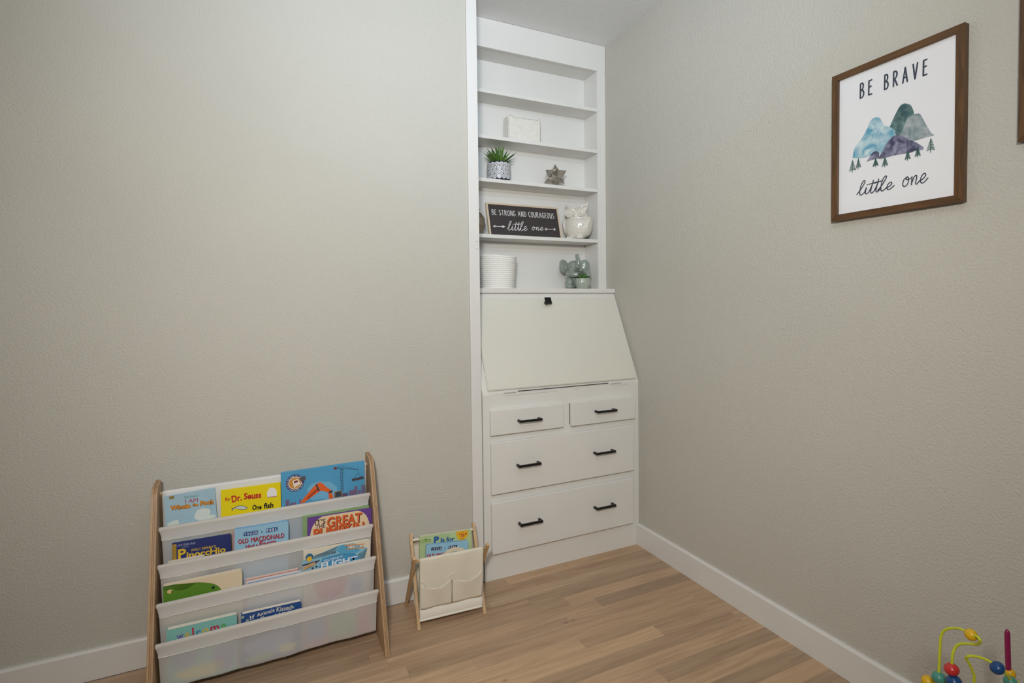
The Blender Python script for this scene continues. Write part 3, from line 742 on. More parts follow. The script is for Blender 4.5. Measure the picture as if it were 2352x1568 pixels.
remeshed('body', bm, EG, el, .0026, 3)
for s_ in (-1, 1):
    for k in range(3):
        rr = .012+.007*k
        tube('ear_fold', smooth_path([(s_*(.050+rr*math.cos(a)), -.004, .114+1.1*rr*math.sin(a)) for a in [(-1.3+.5*j) for j in range(6)]], 3), .0014, EG, el, 6)
for k in range(3): tube('smile_fold', smooth_path([(-.018-.002*k, -.036, .090-.004*k), (.004, -.050+.002*k, .083-.004*k), (.024, -.038, .092-.004*k)], 4), .0011, EG, el, 6)
def pmod(r, z, a, i): return (r*(1+.035*abs(math.sin(11*a))) if r > .02 else r, z)
lathe('pot', [(p.x, p.y) for p in smooth_path([(0, .0005, 0), (.025, .0005, 0), (.031, .006, 0), (.038, .026, 0), (.0365, .047, 0), (.034, .053, 0), (.0305, .050, 0), (.029, .043, 0), (0, .043, 0)], 3)], mat('pale_rib_glaze', (.66, .69, .65), .2, coat=.4, var=.12, vscale=60), el, 88, (.026, -.047, 0), pmod)
rng = random.Random(9)
for k in range(14):
    az = k*2.4; el_ = math.radians(25+50*(k/14)); d = Vector((math.cos(az)*math.cos(el_), math.sin(az)*math.cos(el_), math.sin(el_)))
    bm = bmesh.new(); ellipsoid(bm, Vector((.026, -.047, .047))+d*.017, (.013, .0055, .003), d.to_track_quat('X', 'Z').to_matrix().to_4x4(), 10, 6)
    from_bm('succulent_leaf', bm, LEAF[k % 2], el, True)

# ================================================================== SLING BOOK RACK
TH = math.radians(1.6); RO = Vector((-1.2595, -.001, 0))
RX = Vector((math.cos(TH), math.sin(TH), 0)); RY = Vector((-math.sin(TH), math.cos(TH), 0))
RW = .632
rack = thing('sling_bookshelf', 'plywood sling book rack with white fabric pockets holding picture books', 'bookshelf', RO, rotz=TH)
def rw(x, y, z): return RO+RX*x+RY*y+Vector((0, 0, z))
TIERS = [(-.057, .568), (-.104, .4725), (-.146, .376), (-.186, .280), (-.219, .181)]
side = [(-.018, .0), (-.302, .0)]
nfront = [(-.094, .56)]
side += [(-.302+.347*z, z) for z in (.3, .565)] + [(-.098, .582), (-.088, .594), (-.074, .5995), (-.018, .602)]
for xa, xb in ((-.0008, .0142), (-RW-.015, -RW)):
    bm = bmesh.new(); add_prism(bm, [(0, y, z) for y, z in side], (xb-xa, 0, 0))
    bmesh.ops.bevel(bm, geom=[e for e in bm.edges], offset=.0012, segments=1, affect='EDGES')
    o = from_bm('side_panel', bm, PLY, rack); o.location = (xa, 0, 0)
DOWEL = mat('dowel_wood', (.80, .72, .60), .55, var=.06, vscale=30)
for y, z in TIERS: tube('dowel', [(-RW+.0008, y, z), (-.0012, y, z)], .0058, DOWEL, rack, 12)
def cloth(name, prof, x0, x1, m, parent, nx=60, wob=None, thick=.0009):
    bm = bmesh.new(); rows = []
    for i in range(nx+1):
        t = i/nx; x = x0+(x1-x0)*t; row = []
        for j, (y, z) in enumerate(prof):
            dx, dy, dz = wob(t, j/(len(prof)-1)) if wob else (0, 0, 0)
            row.append(bm.verts.new((x+dx, y+dy, z+dz)))
        rows.append(row)
    for i in range(nx):
        for j in range(len(prof)-1): bm.faces.new((rows[i][j], rows[i+1][j], rows[i+1][j+1], rows[i][j+1]))
    o = from_bm(name, bm, m, parent, True)
    if thick: s_ = o.modifiers.new('thickness', 'SOLIDIFY'); s_.thickness = thick; s_.offset = 0
    return o
def wrap(c, r, a0, a1, n=8): return [(c[0]+r*math.cos(math.radians(a0+(a1-a0)*k/n)), c[1]+r*math.sin(math.radians(a0+(a1-a0)*k/n))) for k in range(n+1)]
HEMH = .034
FX0, FX1 = -RW+.0035, -.0045
for i in range(1, 5):
    T, U_ = TIERS[i], TIERS[i-1]
    r = .0072; bot = (T[0]+.026, T[1]-.134); rb = .0115
    fr = wrap(T, r, 0, 180, 10)                      # over the dowel from back to front
    down = [(T[0]-r+(bot[0]-rb-T[0]+r)*k/12, T[1]-(T[1]-bot[1])*k/12) for k in range(1, 13)]
    u = wrap(bot, rb, 180, 360, 10)[1:]
    e_ = (U_[0]+.0125, U_[1]-.128) if i > 1 else (U_[0]-.001, U_[1]-.1)      # sewn to the pocket above
    back = [(bot[0]+rb+(e_[0]-bot[0]-rb)*k/10, bot[1]+(e_[1]-bot[1])*k/10) for k in range(1, 11)]
    ph_ = i*1.7; n_ = len(fr+down+u+back)-1; s0, s1, s2 = 10/n_, 22/n_, 32/n_
    def wob(t, s, ph_=ph_):
        a = min(1, max(0, (s-s0)/.12))*(1 if s < s2 else max(0, 1-(s-s2)/.1))
        w = .0015*math.sin(t*19+ph_)+.001*math.sin(t*41+ph_*2)+.001*math.sin(t*7+ph_)
        e = min(t, 1-t); pin = .0055*max(0, 1-e/.04)*min(1, max(0, (s-s0)/.06))*(1 if t < .5 else -1)
        g = math.exp(-((s-(s1+s2)/2)/.12)**2)
        return (pin, w*a, g*.004*(abs(math.sin(t*6.0+ph_))-.6))
    sl_ = cloth('sling', fr+down+u+back, FX0, FX1, SLING, rack, 80, wob, 0)
    # sleeve hem on the inside and its stitched seam on the outermost cloth below the bar
    cloth('sleeve_hem', [(T[0]+.0082, T[1]), (T[0]+.006, T[1]-.012), (T[0]+.001, T[1]-.024), (T[0]-.0005+.007*0, T[1]-HEMH)], FX0+.004, FX1-.004, HEMC, rack, 40, None, 0)
    k = HEMH/(T[1]-bot[1]); ys = T[0]-r+(bot[0]-rb-T[0]+r)*k-.0012
    pts = []
    for j in range(61):
        t = j/60; dx, dy, dz = wob(t, (10+12*k)/n_)
        pts.append((FX0+.001+(FX1-FX0-.002)*t+dx, ys+dy+.0003*math.sin(j*.95), T[1]-HEMH+dz+.0006*math.sin(j*2.1)))
    tube('seam', pts, .0008, THREAD, sl_, 6)
# rear top fabric over the highest dowel
T = TIERS[0]; cloth('rear_cloth', wrap(T, .0072, 0, 180, 10)+[(T[0]-.0072+.01*k/6, T[1]-.21*k/6) for k in range(1, 7)], FX0+.004, FX1-.002, HEMC, rack, 40)

# ---- books
bookn = [0]
class Book:
    """cover plane inside a rack pocket; photo corners give its width and top"""
    def __init__(s, label, tl, tr, py_bot, pz_bot, py_top, pz_top, t, cover, round_=0.0, board=False, name='picture_book', group=None, frame=None, pages=PAPER):
        O, X, Y = frame or (RO, RX, RY)
        p0 = O+Y*py_bot+Vector((0, 0, pz_bot)); up = (Y*(py_top-py_bot)+Vector((0, 0, pz_top-pz_bot))).normalized(); n = X.cross(up)
        if n.dot(CAM-p0) < 0: n = -n
        a = hit(*tl, p0, n)-p0; b = hit(*tr, p0, n)-p0
        ua, ub = a.dot(X), b.dot(X); w = ub-ua; va, vb = a.dot(up), b.dot(up); tilt = (vb-va)/w
        h = (va+vb)/2
        cen = p0+X*((ua+ub)/2)
        s.th = thing(name, label, 'book', cen, group)
        ex = (X+up*tilt*.8).normalized(); ey = n.cross(ex); ey = ey if ey.dot(up) > 0 else -ey
        R3 = Matrix((ex, ey, n)).transposed().to_4x4(); s.th.matrix_world = Matrix.Translation(cen) @ R3
        s.w, s.h, s.t = w, h, t
        hw = w/2
        def outline(x0, x1, y0, y1, r, n_=5):
            if r <= 0: return [(x0, y0), (x1, y0), (x1, y1), (x0, y1)]
            o = []
            for cx_, cy_, a0 in ((x1-r, y0+r, -90), (x1-r, y1-r, 0)):
                o += [(cx_+r*math.cos(math.radians(a0+90*k/n_)), cy_+r*math.sin(math.radians(a0+90*k/n_))) for k in range(n_+1)]
            rl = r*.25
            return o+[(x0, y1), (x0, y0)]
        def slab(nm, x0, x1, y0, y1, z0, z1, r, m, par=None):
            bm = bmesh.new(); add_prism(bm, [(p[0], p[1], z0) for p in outline(x0, x1, y0, y1, r)], (0, 0, z1-z0))
            return from_bm(nm, bm, m, par or s.th)
        c = .0011 if board else .0022; ins = .0002 if board else .003
        slab('page_block', -hw+.002, hw-ins, ins, h-ins, -t+c+.0001, -c-.0001, round_, pages)
        s.cover = slab('front_cover', -hw, hw, 0, h, -c, 0, round_, cover)
        slab('back_cover', -hw, hw, 0, h, -t, -t+c, round_, cover)
        slab('spine', -hw-.0008, -hw+.0012, .0005, h-.0005, -t+.0004, -.0004, 0, cover)
        s.f = Flat(cen+n*.00005, ex, ey, s.cover)
        s.ex, s.ey, s.n, s.cen = ex, ey, n, cen
def blob(f, c, rx, ry, m, layer=1): f.poly('cover_art', [(c[0]+rx*(1+.15*math.sin(3*t))*math.cos(t), c[1]+ry*(1+.12*math.cos(2*t))*math.sin(t)) for t in [2*math.pi*k/24 for k in range(24)]], m, layer, False)
# pockets: (y,z) of pocket bottom and of the rest against the upper dowel, in rack axes
def pocket(i, front):
    """front = distance of the front cover before the pocket's back cloth"""
    T, U_ = TIERS[i], TIERS[i-1]
    return (T[0]+.026+.0115-.0022-front, T[1]-.134-.0062, U_[0]-.0100-front, U_[1])
def bk_(label, i, tl, tr, t, cover, lean=0.0, **k):
    a, b, c, d = pocket(i, lean+t); return Book(label, tl, tr, a, b, c, d, t, cover, **k)
G1 = 'picture books in the sling rack'
def A(x, y): return (330+x/4.055, 1020+y/4.055)
def B_(x, y): return (330+x/4.055, 1280+y/4.055)
# light blue hardcover
b = bk_('light blue hardcover picture book with crimson and orange title beside the yellow book', 1, (385, 1141), (501, 1119), .009, mat('cover_sky', (.66, .79, .86), .35, var=.06, vscale=14), group=G1)
f = b.f
CL = ink('cloud_white', (.86, .90, .88))
f.poly('cloud', [A(*p) for p in [(480, 645), (500, 610), (560, 592), (610, 600), (625, 630), (610, 655), (660, 655), (672, 675), (640, 690), (520, 712), (470, 690)]], CL, 1)
f.poly('cloud', [A(*p) for p in [(215, 745), (260, 715), (320, 700), (335, 740), (230, 762)]], CL, 1)
f.poly('gold_badge', [A(*p) for p in [(236, 488), (282, 480), (284, 503), (238, 511)]], ink('badge_brown', (.35, .25, .12)), 1)
f.poly('gold_badge', [A(*p) for p in [(239, 490), (280, 483), (281, 500), (240, 508)]], ink('badge_gold', (.75, .60, .25)), 2)
f.text('lettering', 'GOLDEN', A(243, 504), A(278, 498), 2.6, ink('badge_brown', (.35, .25, .12)), 3, .02)
f.text('lettering', 'Walt Disney\'s', A(378, 503), A(510, 484), 4.6, ink('script_green', (.33, .56, .50)), 2, 0, .35)
f.text('lettering', 'I AM', A(388, 549), A(504, 536), 9.2, ink('crimson_ink', (.70, .13, .30)), 2, 0)
f.text('lettering', 'Winnie', A(244, 613), A(438, 588), 10, ink('brown_outline', (.50, .28, .10)), 2, .085)
f.text('lettering', 'Winnie', A(246, 611), A(436, 587), 9.4, ink('orange_ink', (.92, .62, .22)), 3, .03)
f.text('lettering', 'the', A(453, 577), A(512, 570), 6.4, ink('brown_outline', (.5, .28, .1)), 2, .085)
f.text('lettering', 'the', A(455, 576), A(510, 569), 6, ink('orange_ink', (.92, .62, .22)), 3, .03)
f.text('lettering', 'Pooh', A(525, 568), A(652, 552), 10.5, ink('brown_outline', (.5, .28, .1)), 2, .085)
f.text('lettering', 'Pooh', A(528, 566), A(650, 551), 9.8, ink('orange_ink', (.92, .62, .22)), 3, .03)
# yellow hardcover
b = bk_('bright yellow hardcover picture book with red and black lettering in the top pocket', 1, (505.5, 1127), (642.5, 1108.5), .009, mat('cover_yellow', (.93, .85, .10), .35), group=G1)
f = b.f; RED = ink('red_ink', (.76, .16, .12)); BLK = ink('black_ink', (.09, .08, .10))
f.text('lettering', 'By', A(760, 525), A(806, 519), 6.6, RED, 2, .02)
f.text('lettering', 'Dr.', A(822, 540), A(915, 520), 15, RED, 2, .035)
f.text('lettering', 'Seuss', A(932, 512), A(1095, 496), 14, RED, 2, .035)
f.text('lettering', 'One', A(1010, 610), A(1098, 602), 11, BLK, 2, .035)
f.text('lettering', 'fish', A(1118, 597), A(1208, 585), 12, BLK, 2, .035)
f.poly('arch_badge', [A(*p) for p in [(1150, 496), (1148, 450), (1158, 425), (1180, 405), (1200, 402), (1225, 412), (1238, 432), (1241, 486)]], ink('badge_white', (.93, .92, .93)), 1)
f.poly('arch_badge', [A(*p) for p in [(1150, 497), (1150, 489), (1241, 479), (1241, 487)]], ink('badge_pink', (.75, .55, .58)), 2)
# plain fish
f.poly('fish', [A(*p) for p in [(835, 595), (855, 582), (880, 572), (915, 570), (945, 575), (965, 588), (968, 598), (950, 606), (925, 610), (890, 606), (860, 600), (838, 605), (818, 624), (824, 605), (815, 590), (830, 592)]], ink('fish_grey', (.30, .32, .36)), 1)
f.poly('fish', [A(*p) for p in [(842, 596), (860, 587), (885, 576), (915, 574), (942, 579), (960, 590), (962, 597), (948, 602), (925, 606), (890, 602), (862, 597), (845, 600), (828, 612), (832, 602)]], ink('fish_white', (.82, .85, .88)), 2)
f.poly('fish', [A(*p) for p in [(946, 588), (951, 586), (954, 591), (949, 594)]], ink('fish_grey', (.3, .32, .36)), 3)
# big construction book
b = bk_('wide blue hardcover with an orange excavator and tower crane in the top pocket', 1, (646, 1086), (837, 1058.5), .011, mat('cover_cyan', (.33, .63, .80), .35, var=.05, vscale=9), group=G1)
f = b.f
SKY2 = ink('pale_sky', (.45, .70, .84)); ROOF = ink('building_mauve', (.47, .38, .50)); ROOF2 = ink('building_plum', (.38, .30, .42))
f.poly('sky_swirl', [A(*p) for p in [(1520, 420), (1560, 370), (1640, 345), (1740, 350), (1800, 400), (1800, 500), (1700, 510), (1560, 520)]], SKY2, 1)
for q_ in [[A(*p) for p in q] for q in ([(1322, 575), (1322, 520), (1355, 514), (1355, 570)], [(1360, 570), (1360, 548), (1420, 538), (1420, 560)], [(1450, 550), (1450, 512), (1465, 508), (1465, 545)], [(1912, 478), (1910, 432), (1962, 424), (1962, 470)], [(1962, 470), (1962, 392), (1990, 388), (1992, 466)], [(2000, 465), (1998, 428), (2022, 425), (2024, 460)], [(2028, 460), (2028, 378), (2048, 374), (2050, 456)])]: f.poly('building', q_, ROOF, 1)
for q_ in [[A(*p) for p in q] for q in ([(1850, 488), (1850, 455), (1902, 450), (1902, 480)], [(2054, 458), (2054, 380), (2062, 378), (2064, 456)])]: f.poly('building', q_, ROOF2, 1)
DK = ink('steel_dark', (.20, .24, .30))
f.strokes('crane', [[A(1838, 440), A(1832, 225)], [A(1858, 436), A(1852, 222)]] + [[A(1838-.03*k, 440-24*k), A(1856-.03*k, 426-24*k)] for k in range(9)] + [[A(1857, 440-24*k), A(1836, 426-24*k)] for k in range(9)] + [[A(1775, 222), A(2003, 235)], [A(1790, 228), A(1842, 203), A(2000, 234)], [A(1832, 232), A(1860, 228)]] + [[A(1800+25*k, 225+1.4*k), A(1812+25*k, 213+2.2*k)] for k in range(7)] + [[A(1997, 236), A(1997, 268)], [A(1997, 268), A(1955, 318)], [A(1997, 268), A(2035, 302)]], .0009, DK, 2)
f.poly('crane_cab', [A(*p) for p in [(1770, 215), (1798, 210), (1798, 232), (1772, 236)]], ink('brick_red', (.50, .16, .18)), 3)
f.poly('crane_load', [A(*p) for p in [(1938, 322), (2046, 296), (2051, 320), (1942, 345)]], ink('load_dark', (.30, .26, .30)), 2)
ORN = ink('excavator_orange', (.89, .39, .15)); ORD = ink('excavator_shadow', (.66, .26, .12))
f.poly('excavator_arm', [A(*p) for p in [(1450, 552), (1500, 490), (1560, 420), (1600, 375), (1640, 352), (1668, 365), (1700, 395), (1745, 425), (1768, 500), (1725, 508), (1720, 450), (1660, 430), (1635, 440), (1580, 480), (1495, 542)]], ORN, 2)
f.poly('excavator_arm', [A(*p) for p in [(1520, 500), (1580, 440), (1625, 400), (1632, 420), (1585, 462), (1530, 512)]], ORD, 3)
f.poly('excavator_arm', [A(*p) for p in [(1600, 378), (1612, 368), (1640, 430), (1628, 438)]], DK, 4)
f.poly('excavator_arm', [A(*p) for p in [(1722, 440), (1755, 425), (1760, 445), (1726, 455)]], DK, 4)
f.poly('excavator_cab', [A(*p) for p in [(1773, 498), (1776, 440), (1845, 428), (1852, 485)]], ink('cab_tan', (.62, .45, .32)), 3)
f.poly('excavator_cab', [A(*p) for p in [(1782, 492), (1786, 447), (1838, 437), (1842, 482)]], ink('cab_glass', (.22, .26, .30)), 4)
cc = f.uv(*A(1410, 360)); rr = abs(f.uv(*A(1497, 355))[0]-f.uv(*A(1325, 365))[0])/2
circ = lambda r, n=32, c=cc: [(c[0]+r*math.cos(2*math.pi*k/n), c[1]+r*math.sin(2*math.pi*k/n)) for k in range(n)]
f.poly('round_badge', circ(rr), ink('badge_navy', (.16, .20, .45)), 2, False)
f.poly('round_badge', circ(rr*.74), ink('badge_cream', (.90, .87, .82)), 3, False)
f.poly('round_badge', circ(rr*.66), ink('badge_ochre', (.80, .56, .24)), 4, False)
f.poly('badge_page', [A(*p) for p in [(1385, 340), (1435, 320), (1462, 365), (1400, 405)]], ink('badge_cream', (.9, .87, .82)), 5)
f.poly('badge_page', [A(*p) for p in [(1398, 345), (1432, 332), (1437, 350), (1402, 362)]], ink('page_red', (.55, .13, .2)), 6)
f.poly('badge_torch', [A(*p) for p in [(1445, 315), (1500, 288), (1512, 325), (1470, 350)]], ink('torch_grey', (.35, .33, .38)), 6)
def arc_text(fl, body, c, r, a0, a1, size, m, layer, inward=False):
    for k, ch in enumerate(body):
        if ch == ' ': continue
        t = math.radians(a0+(a1-a0)*k/max(1, len(body)-1)); p = Vector((c[0]+r*math.cos(t), c[1]+r*math.sin(t)))
        tx = Vector((math.sin(t), -math.cos(t)))*(-1 if inward else 1); ty = Vector((-tx.y, tx.x))
        cu = bpy.data.curves.new('l', 'FONT'); cu.body = ch; cu.size = size; cu.align_x = 'CENTER'; cu.offset = .00003; cu.resolution_u = 1
        o = bpy.data.objects.new('l', cu); COL.objects.link(o); bpy.context.view_layer.update()
        me = bpy.data.meshes.new_from_object(o.evaluated_get(bpy.context.evaluated_depsgraph_get())); bpy.data.objects.remove(o); bpy.data.curves.remove(cu)
        yield me, p, tx, ty
def ring_text(fl, body, c, r, a0, a1, size, m, layer, inward=False):
    bm = bmesh.new()
    for me, p, tx, ty in arc_text(fl, body, c, r, a0, a1, size, m, layer, inward):
        for v in me.vertices:
            q = p+tx*v.co.x+ty*v.co.y; v.co = fl.pos(q.x, q.y, layer)
        bm.from_mesh(me); bpy.data.meshes.remove(me)
    return fl.build('lettering', bm, m)
ring_text(f, 'hold the page to light', cc, rr*.80, 190, 30, rr*.26, ink('badge_white', (.93, .92, .93)), 5)
ring_text(f, 'to reveal hidden secrets', cc, rr*.93, 205, 350, rr*.24, ink('badge_white', (.93, .92, .93)), 5, True)
# ---- second pocket
b = bk_('navy picture book with gold patterned spine and yellow title in the sling rack', 2, (392.5, 1249), (528, 1227), .008, mat('cover_navy', (.17, .22, .45), .35), round_=.004, group=G1)
f = b.f; GOLD = ink('gold_foil', (.76, .62, .25), .35); YEL = ink('yellow_ink', (.90, .75, .20))
def C_(x, y): return (350+x/6.27, 1080+y/6.27)
hw = b.w/2
f.poly('spine_foil', [(-hw, .001), (-hw+.0105, .001), (-hw+.0105, b.h-.002), (-hw, b.h-.003)], GOLD, 1, False)
f.strokes('spine_pattern', [[(-hw+.001+.008*((k+j) % 2), b.h-.006-.010*k), (-hw+.005, b.h-.011-.010*k), (-hw+.009-.008*((k+j) % 2), b.h-.015-.010*k)] for k in range(9) for j in (0, 1)], .0009, ink('foil_line', (.35, .27, .1)), 2, False, 3)
f.text('lettering', 'a Little Golden Book', C_(335, 1098), C_(622, 1056), 5.4, ink('pale_blue_ink', (.72, .75, .85)), 2, 0, .3)
f.text('lettering', 'CLASSIC', C_(425, 1112), C_(525, 1098), 1.9, ink('pale_blue_ink', (.72, .75, .85)), 2)
f.text('lettering', 'WALT DISNEY\'S', C_(552, 1165), C_(912, 1105), 5.2, YEL, 2, .015)
f.text('lettering', 'P', C_(372, 1275), C_(490, 1252), 22, YEL, 2, .03)
f.text('lettering', 'inoccHio', C_(492, 1262), C_(1055, 1172), 14, YEL, 2, .03)
b = bk_('cream board book just peeking above the hem in front of the navy book', 2, (386, 1290), (470, 1274), .006, mat('cover_cream', (.90, .86, .80), .4), lean=.0085, round_=.008, board=True, group=G1)
b = bk_('light blue board book with red farm title between navy and pumpkin coloured books', 2, (535.5, 1217), (659, 1198), .017, mat('cover_blue_board', (.60, .78, .89), .35), lean=.0045, round_=.006, board=True, group=G1, pages=mat('blue_page_edges', (.50, .70, .86), .5))
f = b.f; BLUE = ink('block_blue', (.13, .33, .58)); WHT = ink('white_ink', (.92, .93, .95))
def blocks(f, chars, x0, y0, x1, y1, P_, w, h, mA, mT):
    n = len(chars)
    for k, ch in enumerate(chars):
        if ch == ' ': continue
        t = (k+.5)/n; cx_, cy_ = x0+(x1-x0)*t, y0+(y1-y0)*t; jt = ((k*37) % 5-2)*1.2; ww = w*.5; hh = h*.5
        if ch != '&':
            f.poly('letter_block', [P_(cx_-ww, cy_+hh+jt), P_(cx_+ww, cy_+hh-6+jt), P_(cx_+ww+1, cy_-hh-6+jt), P_(cx_-ww+1, cy_-hh+jt)], mA, 2)
            f.text('lettering', ch, P_(cx_-ww*.5, cy_+hh*.62+jt-2), P_(cx_+ww*.6, cy_+hh*.62+jt-5), h*.62/4.055 if P_ is A else h*.62/5.227, mT, 3, .03)
        else: f.text('lettering', ch, P_(cx_-ww*.5, cy_+hh*.5), P_(cx_+ww*.5, cy_+hh*.5-4), h*.45/4.055 if P_ is A else h*.45/5.227, mA, 3, .02)
blocks(f, 'TOUCH & FEEL', 932, 842, 1246, 790, A, 29, 36, BLUE, WHT)
REDB = ink('barn_red', (.80, .20, .24)); REDD = ink('barn_shadow', (.42, .12, .2))
for m_, dx, dy, ly, bo in ((REDD, 4, 4, 2, 0), (REDB, 0, 0, 3, 0)):
    f.text('lettering', 'OLD', A(878+dx, 926+dy), A(972+dx, 914+dy), 10, m_, ly, bo)
    f.text('lettering', 'MACDONALD', A(1000+dx, 910+dy), A(1306+dx, 866+dy), 10.5, m_, ly, bo)
    f.text('lettering', 'Had a', A(950+dx, 968+dy), A(1062+dx, 950+dy), 8, m_, ly, bo*.6)
    f.text('lettering', 'Farm', A(1078+dx, 952+dy), A(1232+dx, 925+dy), 12, m_, ly, bo)
b = bk_('thin pink covered book showing behind the light blue farm board book', 2, (532, 1221), (600, 1210), .004, mat('cover_pink', (.78, .60, .62), .45), lean=0, group=G1)
b = bk_('pale green picture book showing behind the purple edged book', 2, (694, 1186), (846, 1161), .007, mat('cover_sage', (.56, .68, .48), .4, var=.08, vscale=30), lean=0, group=G1)
f = b.f
b = bk_('purple edged cream book with large orange title lettering in the sling rack', 2, (704, 1190), (851, 1167), .007, mat('cover_purple', (.42, .28, .60), .35), lean=.0075, round_=.003, group=G1)
f = b.f
hw = b.w/2; el_pts = [(x, y) for x, y in [(hw*.95*math.copysign(abs(math.cos(t))**.55, math.cos(t)), b.h*.5+b.h*.52*math.copysign(abs(math.sin(t))**.7, math.sin(t))) for t in [2*math.pi*k/48 for k in range(48)]] if True]
el_pts = [(x, min(b.h-.0012, max(.001, y))) for x, y in el_pts]
f.poly('title_panel', el_pts, ink('title_cream', (.91, .82, .67)), 1, False)
PUR = ink('title_plum', (.36, .22, .30)); OR1 = ink('pumpkin_orange', (.86, .38, .16)); ORS = ink('pumpkin_shadow', (.42, .18, .12))
f.text('lettering', 'IT\'S', A(1594, 750), A(1695, 732), 10.5, PUR, 2, .02); f.text('lettering', 'THE', A(1600, 790), A(1692, 774), 10, PUR, 2, .02)
for m_, dx, dy, ly in ((ORS, 6, 5, 2), (OR1, 0, 0, 3)):
    f.text('lettering', 'GREAT', A(1706+dx, 772+dy), A(2030+dx, 720+dy), 22, m_, ly, .028)
    f.text('lettering', 'PUMPKIN', A(1580+dx, 872+dy), A(2050+dx, 797+dy), 20, m_, ly, .028)
# ---- third pocket
b = bk_('cream board book with a large green animal shape in the sling rack', 3, (374.5, 1347), (555.5, 1309.5), .017, mat('cover_ivory', (.90, .83, .72), .4), round_=.008, board=True, group=G1, pages=mat('ivory_pages', (.92, .86, .76), .6))
f = b.f
def D_(x, y): return (360+x/8.4, 1270+y/8.4)
GRN = ink('animal_green', (.36, .55, .15)); GRD = ink('animal_green_dark', (.30, .47, .16))
f.poly('green_shape', [D_(*p) for p in [(122, 645), (325, 603), (305, 640), (315, 680), (350, 708), (410, 718), (500, 708), (600, 672), (690, 615), (760, 575), (830, 560), (900, 568), (1000, 572), (1080, 582), (1150, 610), (1200, 645), (1248, 700), (1180, 790), (800, 900), (130, 1010)]], GRN, 1)
f.poly('green_shape', [D_(*p) for p in [(122, 645), (325, 603), (305, 640), (290, 690), (220, 690), (124, 720)]], GRD, 2)
cu_ = f.uv(*D_(250, 738)); f.poly('cream_spot', circ(.0062, 20, cu_), ink('spot_cream', (.89, .78, .55)), 3, False)
f.poly('animal_eye', circ(.0044, 16, f.uv(*D_(1090, 660))), ink('eye_dark', (.12, .2, .16)), 3, False)
f.poly('animal_eye', circ(.002, 12, f.uv(*D_(295, 742))), ink('eye_dark', (.12, .2, .16)), 4, False)
b = bk_('white book with a salmon edged cover lying low in the third pocket', 3, (564, 1330), (683, 1305.5), .006, mat('cover_salmon', (.90, .80, .76), .4), lean=0, group=G1)
b.f.strokes('cover_border', [[(-b.w/2+.002, b.h-.004), (b.w/2-.002, b.h-.004)]], .0022, ink('border_red', (.75, .45, .42)), 1, False)
b = bk_('white book with a blue flecked band standing before the salmon edged one', 3, (567.5, 1336.5), (691, 1311), .006, mat('cover_white', (.88, .89, .91), .4), lean=.0065, group=G1)
b.f.strokes('cover_border', [[(-b.w/2+.002, b.h-.004), (b.w/2-.002, b.h-.004)]], .004, mat('band_blue', (.58, .68, .82), .5, var=.3, vscale=400), 1, False)
b = bk_('cream and sky blue board book with a yellow sun badge and white title', 3, (693.5, 1267), (847.5, 1240), .011, mat('cover_parchment', (.89, .86, .79), .4), round_=.007, board=True, group=G1)
f = b.f
def E_(x, y): return (640+x/9.8, 1200+y/9.8)
SKYB = ink('flight_blue', (.35, .66, .82)); SKYL = ink('flight_pale', (.56, .76, .85))
f.poly('sky_wash', [E_(*p) for p in [(530, 870), (700, 830), (900, 790), (1050, 760), (1150, 715), (1280, 690), (1300, 580), (1380, 500), (1500, 480), (1700, 460), (1880, 520), (2000, 570), (1900, 640), (1780, 700), (1800, 800), (1900, 900), (1700, 1000), (530, 1200)]], SKYL, 1)
f.poly('sky_wash', [E_(*p) for p in [(1290, 620), (1400, 510), (1480, 490), (1600, 560), (1850, 620), (1700, 690), (1500, 720), (1400, 700)]], SKYB, 2)
f.poly('title_banner', [E_(*p) for p in [(985, 800), (1120, 765), (1200, 735), (1300, 725), (1400, 695), (1550, 718), (1730, 690), (1800, 800), (1780, 950), (860, 1150), (940, 960)]], ink('banner_blue', (.28, .60, .79)), 3)
f.poly('sun_badge', circ(.0122, 28, f.uv(*E_(690, 775))), ink('badge_teal', (.14, .42, .60)), 4, False)
su = f.uv(*E_(690, 805))
f.poly('sun_badge', [(su[0]+(.0105 if k % 2 else .0068)*math.cos(math.pi*k/14), su[1]-.001+(.0105 if k % 2 else .0068)*math.sin(math.pi*k/14)) for k in range(28)], ink('sun_yellow', (.93, .74, .16)), 5, False)
f.text('lettering', 'Smithsonian', E_(815, 757), E_(1115, 697), 5.6, ink('grey_ink', (.42, .42, .42)), 4, 0, .25)
f.text('lettering', 'kids', E_(1135, 693), E_(1242, 668), 5.2, ink('grey_ink_light', (.52, .56, .58)), 4)
f.text('lettering', 'First Heroes of', E_(1030, 878), E_(1440, 770), 5.6, WHT, 5, .01)
f.text('lettering', 'FLIGHT', E_(950, 1030), E_(1760, 870), 13.5, WHT, 5, .035)
blob(f, (-b.w*.1, b.h*.32), b.w*.24, b.h*.2, ink('art_rose', (.82, .42, .48)), 4); blob(f, (b.w*.27, b.h*.3), b.w*.12, b.h*.16, ink('art_sky', (.52, .60, .78)), 4)
PLN = ink('plane_tan', (.80, .66, .50)); PLD = ink('plane_dark', (.28, .24, .25)); PLO = ink('plane_orange', (.88, .60, .32))
f.poly('aeroplane', [E_(*p) for p in [(530, 945), (720, 890), (940, 830), (900, 870), (740, 925), (540, 975)]], PLD, 4)
f.poly('aeroplane', [E_(*p) for p in [(540, 1000), (700, 920), (830, 870), (860, 900), (800, 960), (700, 985), (560, 1080)]], PLN, 5)
f.poly('aeroplane', circ(.0035, 14, f.uv(*E_(840, 885))), PLD, 6, False)
f.poly('aeroplane', circ(.0034, 14, f.uv(*E_(765, 1020))), PLD, 6, False); f.poly('aeroplane', circ(.0034, 14, f.uv(*E_(850, 985))), PLD, 6, False)
